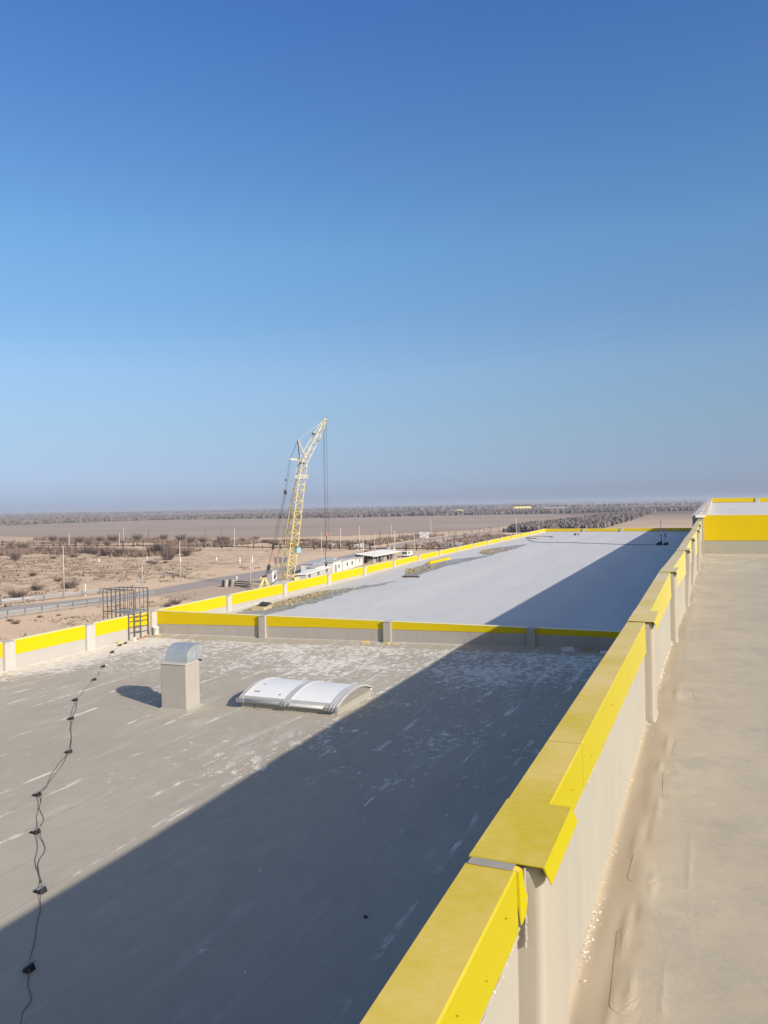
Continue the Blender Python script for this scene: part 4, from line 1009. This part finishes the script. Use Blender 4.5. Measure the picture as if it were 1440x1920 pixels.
# ------------------------------------------------------------------ cabins, canopy, kiosk
def frame(p, q):
    d = Vector((q[0]-p[0], q[1]-p[1], 0)).normalized(); return d, Vector((-d.y, d.x, 0))
def cabin(p, q, depth, h, label, side=-1, wins=((.2,.35),(.6,.72)), door=None, name='site_cabin', wall='cabin', roof='cabin_roof', slope=0.0, group='white cabins beyond the parapet'):
    d, n = frame(p, q); n = n*(-side); L = math.dist(p, q); o = Vector((p[0], p[1], G))
    t = empty(name, o+d*L/2, label, 'cabin', group)
    def W_(u, v, z): return o + d*u*L + n*v + Vector((0,0,z))
    MB().hexa([W_(0,0,0),W_(1,0,0),W_(1,depth,0),W_(0,depth,0),W_(0,0,h),W_(1,0,h),W_(1,depth,h+slope),W_(0,depth,h+slope)]).build('wall_shell', wall, t)
    e = .35/L
    MB().hexa([W_(-e,-.3,h+.0),W_(1+e,-.3,h),W_(1+e,depth+.3,h+slope+.0),W_(-e,depth+.3,h+slope),W_(-e,-.3,h+.16),W_(1+e,-.3,h+.16),W_(1+e,depth+.3,h+slope+.16),W_(-e,depth+.3,h+slope+.16)]).build('roof', roof, t)
    for a, b in wins:
        w = MB().hexa([W_(a,-.04,1.0),W_(b,-.04,1.0),W_(b,.02,1.0),W_(a,.02,1.0),W_(a,-.04,1.9),W_(b,-.04,1.9),W_(b,.02,1.9),W_(a,.02,1.9)]).build('window', 'glass', t)
    if door: a, b = door; MB().hexa([W_(a,-.05,.1),W_(b,-.05,.1),W_(b,.02,.1),W_(a,.02,.1),W_(a,-.05,2.1),W_(b,-.05,2.1),W_(b,.02,2.1),W_(a,.02,2.1)]).build('door', 'zinc', t)
    return t
cabin((-83.5,152),(-87.6,172.5),2.2,2.0,'long low shed under a pale flat roof behind the boom foot', roof='white', wins=((.1,.18),(.45,.52),(.8,.88)), wall='cabin_roof')
cabin((-87.3,164),(-88.6,173),2.4,2.6,'white container cabin with a dark doorway slit, nearest the crane', door=(.15,.22), wins=((.5,.6),))
cabin((-88.9,176.5),(-90.0,184),2.5,2.9,'tall white container cabin with a grey door in front of the long pale roof', door=(.2,.4), wins=((.62,.75),))
cabin((-90.2,185),(-91.4,195.5),2.5,2.6,'white container cabin with two small windows, third from the crane', wins=((.3,.4),(.7,.8)))
cabin((-92.0,197.2),(-92.9,204),2.4,2.2,'small white container cabin beside the dark canopy', wins=((.5,.62),))
cabin((-92.5,172),(-97.5,196),3.0,2.7,'long building with light grey flat roof behind the container cabins', roof='cabin_roof', wins=((.1,.15),(.4,.45)))
cabin((-91.0,150.0),(-90.8,151.6),1.6,2.9,'grey and white panelled hut left of the boom foot', wall='cabin', wins=((.3,.7),))
def canopy():
    p, q = (-90.5,206.5), (-92.5,233); d, n = frame(p, q); o = Vector((*p, G)); L = math.dist(p, q)
    t = empty('open_canopy', o+d*L/2, 'long open canopy with pale roof and dark interior right of the cabins', 'canopy')
    W_ = lambda u, v, z: o+d*u*L+n*v+Vector((0,0,z))
    MB().hexa([W_(0,-.5,2.2),W_(1,-.5,2.1),W_(1,6,2.6),W_(0,6,2.9),W_(0,-.5,2.35),W_(1,-.5,2.25),W_(1,6,2.75),W_(0,6,3.05)]).build('roof', 'white', t)
    MB().hexa([W_(0,5.8,0),W_(1,5.8,0),W_(1,6,0),W_(0,6,0),W_(0,5.8,2.85),W_(1,5.8,2.5),W_(1,6,2.5),W_(0,6,2.85)]).build('back_wall', 'dark', t)
    for k in range(8): MB().bar(W_(k/7,0,0),W_(k/7,0,2.15),.12).build('post', 'pole', t)
    for k in range(5):
        u = .1+k*.19; MB().hexa([W_(u,1,0),W_(u+.1,1,0),W_(u+.1,3,0),W_(u,3,0),W_(u,1,1.1),W_(u+.1,1,1.1),W_(u+.1,3,1.3),W_(u,3,1.2)]).build('stored_crate', 'dark' if k % 2 else 'membrane_dark', t)
canopy()
kk = empty('kiosk', (-126,273,G), 'small white kiosk with a sloping dark roof on the far side of the road', 'cabin')
kx = [(-127.4,272.0),(-124.2,272.6),(-124.6,275.2),(-127.8,274.6)]
MB().hexa([(x,y,G) for x,y in kx]+[(kx[0][0],kx[0][1],G+2.2),(kx[1][0],kx[1][1],G+3.0),(kx[2][0],kx[2][1],G+3.0),(kx[3][0],kx[3][1],G+2.2)]).build('wall_shell','cabin',kk)
MB().hexa([(-127.8,271.6,G+2.15),(-122.4,272.4,G+3.35),(-122.8,275.6,G+3.35),(-128.2,275.0,G+2.15),(-127.8,271.6,G+2.35),(-122.4,272.4,G+3.55),(-122.8,275.6,G+3.55),(-128.2,275.0,G+2.35)]).build('roof','dark',kk)
MB().hexa([(-126.9,272.02,G+.3),(-125.8,272.22,G+.3),(-125.8,272.3,G+.3),(-126.9,272.1,G+.3),(-126.9,272.02,G+1.9),(-125.8,272.22,G+1.9),(-125.8,272.3,G+1.9),(-126.9,272.1,G+1.9)]).build('door','zinc',kk)
MB().hexa([(-124.24,272.9,G+1.1),(-124.18,272.9,G+1.1),(-124.4,274.4,G+1.1),(-124.46,274.4,G+1.1),(-124.24,272.9,G+2.2),(-124.18,272.9,G+2.2),(-124.4,274.4,G+2.2),(-124.46,274.4,G+2.2)]).build('window','glass',kk)
# van by the canopy end
vn = empty('parked_van', (-91,236.5,G), 'white van with dark windscreen parked at the canopy end', 'van')
MB().box(-92.6,-90.4,234.5,239.2,G+.4,G+2.0).build('body','cabin',vn,bevel=.2); MB().box(-90.42,-90.36,235,236.4,G+1.2,G+1.8).build('windscreen','glass',vn)
MB().box(-92.3,-90.7,234.44,234.52,G+1.15,G+1.8).build('windscreen','glass',vn)
for a in (235.3,238.3):
    for b in (-92.5,-90.5): MB().bar((b-.1,a,G+.35),(b+.1,a,G+.35),.7,.7,10).build('wheel','black',vn)
# tank, crate, signs
tk = empty('water_tank', (-139.4,248.4,G), 'small light blue upright tank on the sand right of the boom', 'tank')
MB().bar((-139.4,248.4,G+.3),(-139.4,248.4,G+2.3),2.3,2.3,12).build('tank_shell','blue',tk); MB().bar((-139.4,248.4,G+2.3),(-139.4,248.4,G+2.5),2.4,2.4,12).build('tank_lid','dark',tk)
for k in (-.7,.7): MB().bar((-139.4+k,248.4,G),(-139.4+k,248.4,G+.4),.2).build('tank_leg','dark',tk)
tag(MB().box(-113.6,-112.2,250.6,251.8,G,G+1.1).build('crate','brown',bevel=.05), 'small brown crate by the road below the kiosk', 'crate')
sb = empty('signboard', (-124.9,346.9,G), 'pale multi panel signboard on posts in front of the bare trees', 'sign')
for i in range(3):
    for j in range(3): MB().box(-127.4+i*1.68,-127.4+i*1.68+1.58,346.8,346.9,G+1.2+j*.95,G+1.2+j*.95+.9).build('sign_panel','cabin' if (i+j)%2 else 'opal',sb)
for x in (-127.2,-124.9,-122.6): MB().bar((x,347.0,G),(x,347.0,G+4),.16).build('sign_post','dark',sb)
rs_ = empty('road_sign', (-112.4,190,G), 'small grey square road sign seen left of the crane ropes', 'sign')
for x in (-114.0,-112.4,-110.8): MB().box(x-.55,x+.55,189.9,190.0,G+1.2,G+3.0).build('sign_panel','zinc',rs_); MB().bar((x,190.05,G),(x,190.05,G+2.8),.1).build('sign_post','dark',rs_)
# stacked concrete pipes / barriers left of the trestle
for k in range(4):
    x, y = -98.4+k*.55, 141.3+k*.5
    tag(MB().hexa([(x-.35,y-.2,G),(x+.1,y-.2,G),(x+.1,y+.3,G),(x-.35,y+.3,G),(x+.0,y-.2,G+1.6),(x+.2,y-.2,G+1.6),(x+.2,y+.3,G+1.6),(x+.0,y+.3,G+1.6)]).build('leaning_slab','concrete' if k%2 else 'dark'), 'narrow leaning slab beside the curved lamp post left of the trestle', 'slab', 'leaning slabs by the trestle')
for k in range(3):
    tag(MB().bar((-96.2,142.6,G+.3+k*.45),(-91.2,141.6,G+.3+k*.45),.22).build('steel_beam','dark'), ['lowest','middle','topmost'][k]+' dark steel beam of the stack left of the crane trestle', 'beam', 'stack of steel beams')
# visitors standing by the road
for i in range(5):
    x, y = -113.5+i*1.6, 268+1.5*math.sin(i*2); t = tag(MB().bar((x,y,G),(x,y,G+1.3),.35,.3,6).build('cairn','white' if i%2 else 'dark'), ['leftmost','second','middle','fourth','rightmost'][i]+' short stub of the cluster by the road junction', 'post', 'cluster of stubs by the junction')
# grey gate panels by the fence
gp = empty('picket_gate', (-96,300,G), 'low grey panel fence below the bare trees right of the dark pole', 'fence')
for k in range(9): MB().box(-103+k*1.2,-103+k*1.2+1.0,299.9,300,G,G+1.7+.1*(k%2)).build('fence_panel','cabin_roof' if k%3 else 'zinc',gp)
# mast fence crest along building edge (wire and dots beyond the left parapet)
hf = empty('low_barrier', (-60,50,G), 'dark comb like barrier seen at the lower left beyond the parapet', 'barrier')
MB().bar((-60,42.5,G+1.4),(-58,49.5,G+1.4),.12).build('barrier_rail','wood',hf)
for k in range(15): MB().bar((-60+k*.14,42.5+k*.5,G),(-60+k*.14,42.5+k*.5,G+1.5),.07).build('barrier_bar','wood',hf)

# ------------------------------------------------------------------ trees and shrubs
def grow(m, tw, p, d, L, r, depth, rnd, spread=.55):
    steps = 2; q = Vector(p); dd = Vector(d)
    for k in range(steps):
        nq = q + dd*L/steps; m.bar(q, nq, r*(1-.2*k), None, 3) if depth > 1 else tw.bar(q, nq, r*(1-.3*k), None, 3)
        q = nq; dd = (dd+Vector((rnd.gauss(0,.12), rnd.gauss(0,.12), rnd.gauss(.02,.08)))).normalized()
    if depth == 0: return
    for k in range(rnd.choice([3,3,4])):
        nd = (dd + Vector((rnd.gauss(0,spread), rnd.gauss(0,spread), rnd.gauss(.12,.3)))).normalized()
        grow(m, tw, q if rnd.random() > .3 else Vector(p)+(q-Vector(p))*rnd.uniform(.5,1), nd, L*rnd.uniform(.6,.82), r*.6, depth-1, rnd, spread)
def make_tree(seed, depth=4, name='bare_tree'):
    rnd = random.Random(seed); m, tw = MB(), MB(); grow(m, tw, (0,0,0), (0,0,1), .26, .022, depth, rnd)
    t = bpy.data.objects.new(name, None); C.objects.link(t); t.empty_display_size = .2
    m.build('trunk', 'bark', t); tw2 = MB(); tw2.v = tw.v; tw2.f = tw.f; tw2.build('crown', 'bark', t); return t
def make_shrub(seed):
    rnd = random.Random(seed); m = MB()
    for k in range(150):
        a = rnd.uniform(0, 2*math.pi); rr = rnd.uniform(0,.35); p = Vector((rr*math.cos(a), rr*math.sin(a), 0))
        d = Vector((math.cos(a)*rnd.uniform(.1,.9), math.sin(a)*rnd.uniform(.1,.9), rnd.uniform(.4,1))).normalized(); L = rnd.uniform(.4,.95)
        e = p+d*L; m.bar(p, e, .012, None, 3)
        for j in range(5):
            b = p+d*L*rnd.uniform(.3,1); dd = (d+Vector((rnd.gauss(0,.6),rnd.gauss(0,.6),rnd.gauss(.1,.4)))).normalized(); m.bar(b, b+dd*rnd.uniform(.1,.32), .008, None, 3)
    return m
protos = [make_tree(i) for i in (3, 8, 21)]
TR = [(-119.7,277.5,5.3,'bare leafless tree right behind the white kiosk'),(-105.9,283.8,8.1,'dark fir like bare tree left of the signboard'),(-129.5,363.0,6.9,'bare tree behind the signboard'),(-96.4,299.1,9.4,'large spreading bare tree behind the pale pole, tallest of the row'),
      (-99.5,318,7.6,'bare tree just behind the largest one'),(-117.4,352.1,5.9,'bare tree right of the signboard'),(-154.9,375.1,5.3,'faint bare tree left of the signboard beyond the track'),(-134.1,393.0,5.2,'bare tree behind the tall pale pole'),
      (-114.3,392.1,6.0,'bare tree in the row above the long yellow parapet'),(-112.0,404.9,6.2,'bare tree in the row above the long yellow parapet'),(-109.2,411.5,6.0,'bare tree in the row above the long yellow parapet'),(-109.0,362.7,6.0,'bare tree in the row above the long yellow parapet'),
      (-132.4,363.0,5.2,'bare tree left behind the signboard'),(-106.5,380,6.6,'bare tree in the row above the long yellow parapet'),(-104.2,345,6.0,'bare tree in the row above the long yellow parapet'),(-121,372,5.6,'bare tree in the row above the long yellow parapet'),
      (-109,430,6.6,'bare tree in the row above the long yellow parapet'),(-116,440,6.0,'bare tree in the row above the long yellow parapet'),(-102,440,6.4,'bare tree in the row above the long yellow parapet')]
for i, (x, y, h, l) in enumerate(TR):
    o = protos[i % 3] if i < 3 else copy_tree(protos[i % 3]); o.location = (x, y, G); o.scale = (h*1.02, h*1.02, h*.95); o.rotation_euler.z = i*2.1
    if i == 1: o.scale = (h*.45, h*.45, h*1.0)
    tag(o, l, 'tree', 'bare trees by the road')
sh = [make_shrub(s) for s in (1,2,3)]
sho = []
SH = [((-280.6,244.2),4.0),((-284.8,255.0),5.3),((-231.5,203.7),3.9),((-329.8,322.5),4.2),((-313.1,317.5),4.6),((-305.8,317.7),4.3),((-308.7,328.6),4.4),((-295.2,323.4),5.8),((-293.5,340.4),5.1),((-222.6,233.4),3.6),((-212.1,228.5),4.5),((-203.9,226.5),4.6),((-201.6,229.7),3.7),((-195.7,236.3),5.1),((-192.2,236.7),6.6),((-170.0,212.2),4.6),((-175.7,229.9),4.1),((-186.4,237.4),4.1),((-284.7,352.4),4.3),((-259.4,335.1),4.9),((-240.8,319.5),4.3),((-233.7,319.7),4.1),((-230.4,330.1),4.1),((-227.1,330.2),3.6),((-224.5,341.0),1.7),((-223.5,352.3),2.3),((-197.4,320.8),2.6),((-188.9,311.6),2.5),((-129.8,114.6),2.2),((-136.8,125.8),1.8),((-132.7,131.1),2.4),((-168.5,153.7),1.5),((-148.7,143.4),1.3),((-220.5,210.5),1.4),((-166.7,198.6),1.2),((-160.9,199.5),1.0),((-218.8,219.0),2.0),((-161.6,195.0),1.4),((-99.4,87.2),.8),((-102.7,89.0),.6),((-101.3,93.6),.5),((-99.6,95.9),.4),((-88.6,110.3),1.0),((-89.6,113.8),1.3),
      ((-300,262),4.6),((-262,243),3.8),((-250,238),3.4),((-240,236),3.9),((-232,240),4.4),((-290,300),3.2),((-275,297),2.8),((-345,330),4.8),((-180,300),2.4),((-165,292),2.2),((-158,300),2.8),((-150,290),2.0),((-140,296),2.6),((-132,300),2.2),((-206,300),3.2),((-215,305),3.0)]
wh = {0:'at the far left edge of the shrub belt',1:'large clump at the left edge near the fence',2:'in front of the left shrub belt',15:'reddish clump jutting onto the sand, below the belt',14:'tallest dark clump in the middle of the shrub belt',28:'spreading low clump beyond the left guardrail, nearest the edge',29:'flat dark clump beyond the left guardrail, second from the edge',30:'upright dark clump just behind the tall bare left pole',38:'dry clump between guardrail and left parapet'}
for i, ((x, y), h) in enumerate(SH):
    if i < 3: o = sh[i].build('bare_shrub', 'twig'); sho.append(o)
    else: o = sho[i % 3].copy(); C.objects.link(o)
    o.location = (x, y, G); w = h*(.85 if h > 3 else 1.25); o.scale = (w, w, h); o.rotation_euler.z = i*1.7
    reg = 'in the shrub belt behind the rail fence' if y > 290 else ('in the shrub belt before the rail fence' if y > 200 else ('on the tufted slope beyond the road' if x < -120 else 'in the sand before the road'))
    tag(o, 'bare brown shrub '+wh.get(i, reg), 'shrub', 'bare shrubs across the plain')
ORD = ['first','second','third','fourth','fifth','sixth','seventh','eighth','ninth','tenth','eleventh','twelfth','thirteenth','fourteenth','fifteenth','sixteenth','seventeenth','eighteenth','nineteenth','twentieth','twenty first','twenty second','twenty third','twenty fourth','twenty fifth','twenty sixth','twenty seventh','twenty eighth']
def number(prefix, noun):
    bpy.context.view_layer.update()
    L = sorted([o for o in C.objects if o.parent is None and o.get('label') == prefix], key=lambda o: math.atan2(o.location.x, o.location.y))
    for i, o in enumerate(L): o['label'] = ORD[i]+' '+noun+', counted from the left'
number('bare brown shrub in the shrub belt behind the rail fence', 'bare brown shrub of the belt behind the rail fence')
number('bare brown shrub in the shrub belt before the rail fence', 'bare brown shrub of the belt before the rail fence')
number('bare brown shrub on the tufted slope beyond the road', 'low bare shrub on the tufted slope beyond the road')
number('bare brown shrub in the sand before the road', 'small dry shrub on the sand before the road')
number('bare tree in the row above the long yellow parapet', 'bare tree in the row above the long yellow parapet')
# extra small shrubs filling the belts
rnd = random.Random(11)
m = MB()
def tuft(m, x, y, h, w, rnd, n=7):
    for k in range(n):
        a = rnd.uniform(0, 6.283); bx, by = x+rnd.gauss(0,w*.35), y+rnd.gauss(0,w*.35); t = rnd.uniform(.05,.16)*w
        m.tri((bx-t*math.cos(a), by-t*math.sin(a), G), (bx+t*math.cos(a), by+t*math.sin(a), G), (bx+rnd.gauss(0,.3)*h, by+rnd.gauss(0,.3)*h, G+h*rnd.uniform(.6,1.1)))
for k in range(5200):
    x, y = rnd.uniform(-330,-118), rnd.uniform(88, 265)
    if x > -150 and y > 190: continue
    if nz(x, y, .045) < .0 - (.15 if y < 190 else 0): continue
    if y > 200 and x > -175: continue
    tuft(m, x, y, rnd.uniform(.25,.7), rnd.uniform(.8,2.2), rnd, 6)
for k in range(700):
    x, y = rnd.uniform(-104,-70), rnd.uniform(76, 128)
    if nz(x, y, .12) < .15: continue
    tuft(m, x, y, rnd.uniform(.15,.4), rnd.uniform(.5,1.2), rnd, 6)
tag(m.build('dry_tufts', 'grass'), 'dry grass tufts scattered over the sandy slope', 'grass', kind='stuff')
m = MB()
for k in range(2600):
    t = rnd.random(); x = rnd.uniform(-400, -150); y = 292+rnd.uniform(0, 60)+ (abs(x)-200)*.1
    if nz(x, y, .05) < -.05: continue
    tuft(m, x, y, rnd.uniform(.6,2.0), rnd.uniform(1.5,3), rnd, 8)
for k in range(1500):
    x, y = rnd.uniform(-310,-190), rnd.uniform(222, 262)
    if nz(x, y, .06) < -.05: continue
    tuft(m, x, y, rnd.uniform(.8,2.6), rnd.uniform(1.5,3), rnd, 9)
for k in range(900):
    x, y = rnd.uniform(-150,-85), rnd.uniform(285, 400)
    if -131 < x < -112: continue
    tuft(m, x, y, rnd.uniform(.6,1.9), rnd.uniform(1.5,3), rnd, 8)
tag(m.build('scrub', 'twig'), 'low brown scrub between the shrubs along the fence', 'scrub', kind='stuff')

def crowns(poly_fn, n, h0, h1, rnd, label, name='bare_wood', mat='far_wood'):
    m = MB(); c = 0
    for k in range(n):
        q = poly_fn(rnd)
        if q is None: continue
        x, y = q; h = rnd.uniform(h0, h1); w = h*rnd.uniform(.5,.8)
        for j in range(5):
            a = rnd.uniform(0, 3.1416); ca, sa = math.cos(a)*w*.5, math.sin(a)*w*.5; zc = rnd.uniform(.0,.35)*h
            jx, jy = rnd.gauss(0,w*.3), rnd.gauss(0,w*.3)
            p0 = (x+jx-ca, y+jy-sa, G+zc+h*rnd.uniform(.1,.4)); p1 = (x+jx+ca, y+jy+sa, G+zc+h*rnd.uniform(.1,.4)); p2 = (x+jx+rnd.gauss(0,w*.2), y+jy, G+min(h, zc+h*rnd.uniform(.6,.9))); p3 = (x+jx, y+jy, G)
            m.tri(p0, p1, p2); m.tri(p0, p3, p1)
    return tag(m.build(name, mat), label, 'wood', kind='stuff')
def band(r):
    az = r.uniform(-.99, .02)   # azimuth left of Y in radians -> from -57 deg
    d0 = interp(az, [-.99,-.88,-.78,-.70,-.45,-.2,.02], [1140,1100,1170,1270,1090,1120,1200]); d1 = interp(az, [-.99,-.7,-.4,.02], [1800,1750,1650,1500])
    d = d0*(d1/d0)**r.random(); return (d*math.sin(az), d*math.cos(az))
crowns(band, 9500, 3.5, 6.5, rnd, 'grey brown band of bare woodland across the middle distance')
def river(r):
    t = r.random(); y = 435*(1080/435)**t; xl = interp(y, [435,500,640,820,1080], [-108,-112,-104,-92,-86]); xr = interp(y, [435,500,640,820,1080], [-66,-58,-58,-60,-62])
    return (r.uniform(xl, xr), y)
crowns(river, 3600, 2.2, 5.0, rnd, 'dark bare river wood running away to the right of the field')
def far2(r):
    az = r.uniform(-.99, .12); d = 2200*(7500/2200)**r.random(); x, y = d*math.sin(az), d*math.cos(az)
    return (x, y) if nz(x, y, .0011) > .05 else None
crowns(far2, 4500, 5, 9, rnd, 'scattered far woodland strips towards the horizon')

# distant buildings
def house(x, y, w, d, h, label, wall='cabin', roof='brown', group='tiny village houses near the horizon', name='far_house'):
    t = empty(name, (x, y, G), label, 'building', group)
    MB().box(x-w/2,x+w/2,y,y+d,G-3,G+h).build('wall', wall, t)
    m = MB(); m.prof(None, [(x-w/2-.3,y-.3,G+h),(x+w/2+.3,y-.3,G+h),(x,y-.3,G+h*1.5)], [(x-w/2-.3,y+d,G+h),(x+w/2+.3,y+d,G+h),(x,y+d,G+h*1.5)]); m.build('roof', roof, t)
t = empty('farm_shed', (-318,1430,G), 'long pale yellow farm shed in the middle distance right of the crane', 'building')
MB().hexa([(-333,1430,G),(-303,1440,G),(-305,1450,G),(-335,1440,G),(-333,1430,G+10),(-303,1440,G+11),(-305,1450,G+11),(-335,1440,G+10)]).build('wall','ltbuild',t)
MB().hexa([(-334,1429,G+10),(-302,1439,G+11),(-304,1451,G+11),(-336,1441,G+10),(-334,1429,G+11.5),(-302,1439,G+12.5),(-304,1451,G+12.5),(-336,1441,G+11.5)]).build('roof','dark',t)
for k in range(5): MB().box(-330+k*5.5,-328+k*5.5,1429+k*1.85,1430.5+k*1.85,G+3,G+6).build('window','glass',t)
t = empty('bridge', (-205,1150,G), 'low white bridge deck crossing the river wood', 'bridge')
MB().box(-222,-190,1148,1154,G+7.5,G+8.6).build('deck','cabin',t)
for k in range(4): MB().box(-218+k*8,-217+k*8,1149,1153,G,G+7.5).build('pier','concrete',t)
house(-309,1330,7,6,4,'small white square building under the long yellow shed',group=None)
house(-392,1262,15,8,5,'small cream house standing alone at the field edge right of the crane','cabin','ltbuild',None)
for i, (x, y) in enumerate(((-781,4900),(-820,4880),(-740,5000),(-700,4800),(-1939,6000),(-2050,5900),(-640,4700),(-860,4100),(-560,4500),(-3800,3270),(-3600,3700),(-4200,4400),(-3000,4700),(-900,4300),(-1000,4500),(-500,4300),(50,4200),(120,4400),(-4600,4000),(-2400,5200))):
    house(x, y, random.uniform(14,30), 12, random.uniform(6,10), 'tiny pale village house near the horizon')

number('tiny pale village house near the horizon', 'tiny pale village house near the horizon')
# ------------------------------------------------------------------ haze
hz = bpy.data.materials.new('haze_air'); hz.use_nodes = True; ht = hz.node_tree; ht.nodes.clear()
pv = ht.nodes.new('ShaderNodeVolumePrincipled'); pv.inputs['Color'].default_value = (.46,.54,.68,1); pv.inputs['Density'].default_value = .00019; pv.inputs['Anisotropy'].default_value = .0
oo = ht.nodes.new('ShaderNodeOutputMaterial'); ht.links.new(pv.outputs[0], oo.inputs['Volume'])
o = MB().box(-12500,12500,-12500,12500,G-35,24).build('haze', hz); o['kind'] = 'stuff'; o['label'] = 'thin pale haze over the plain'
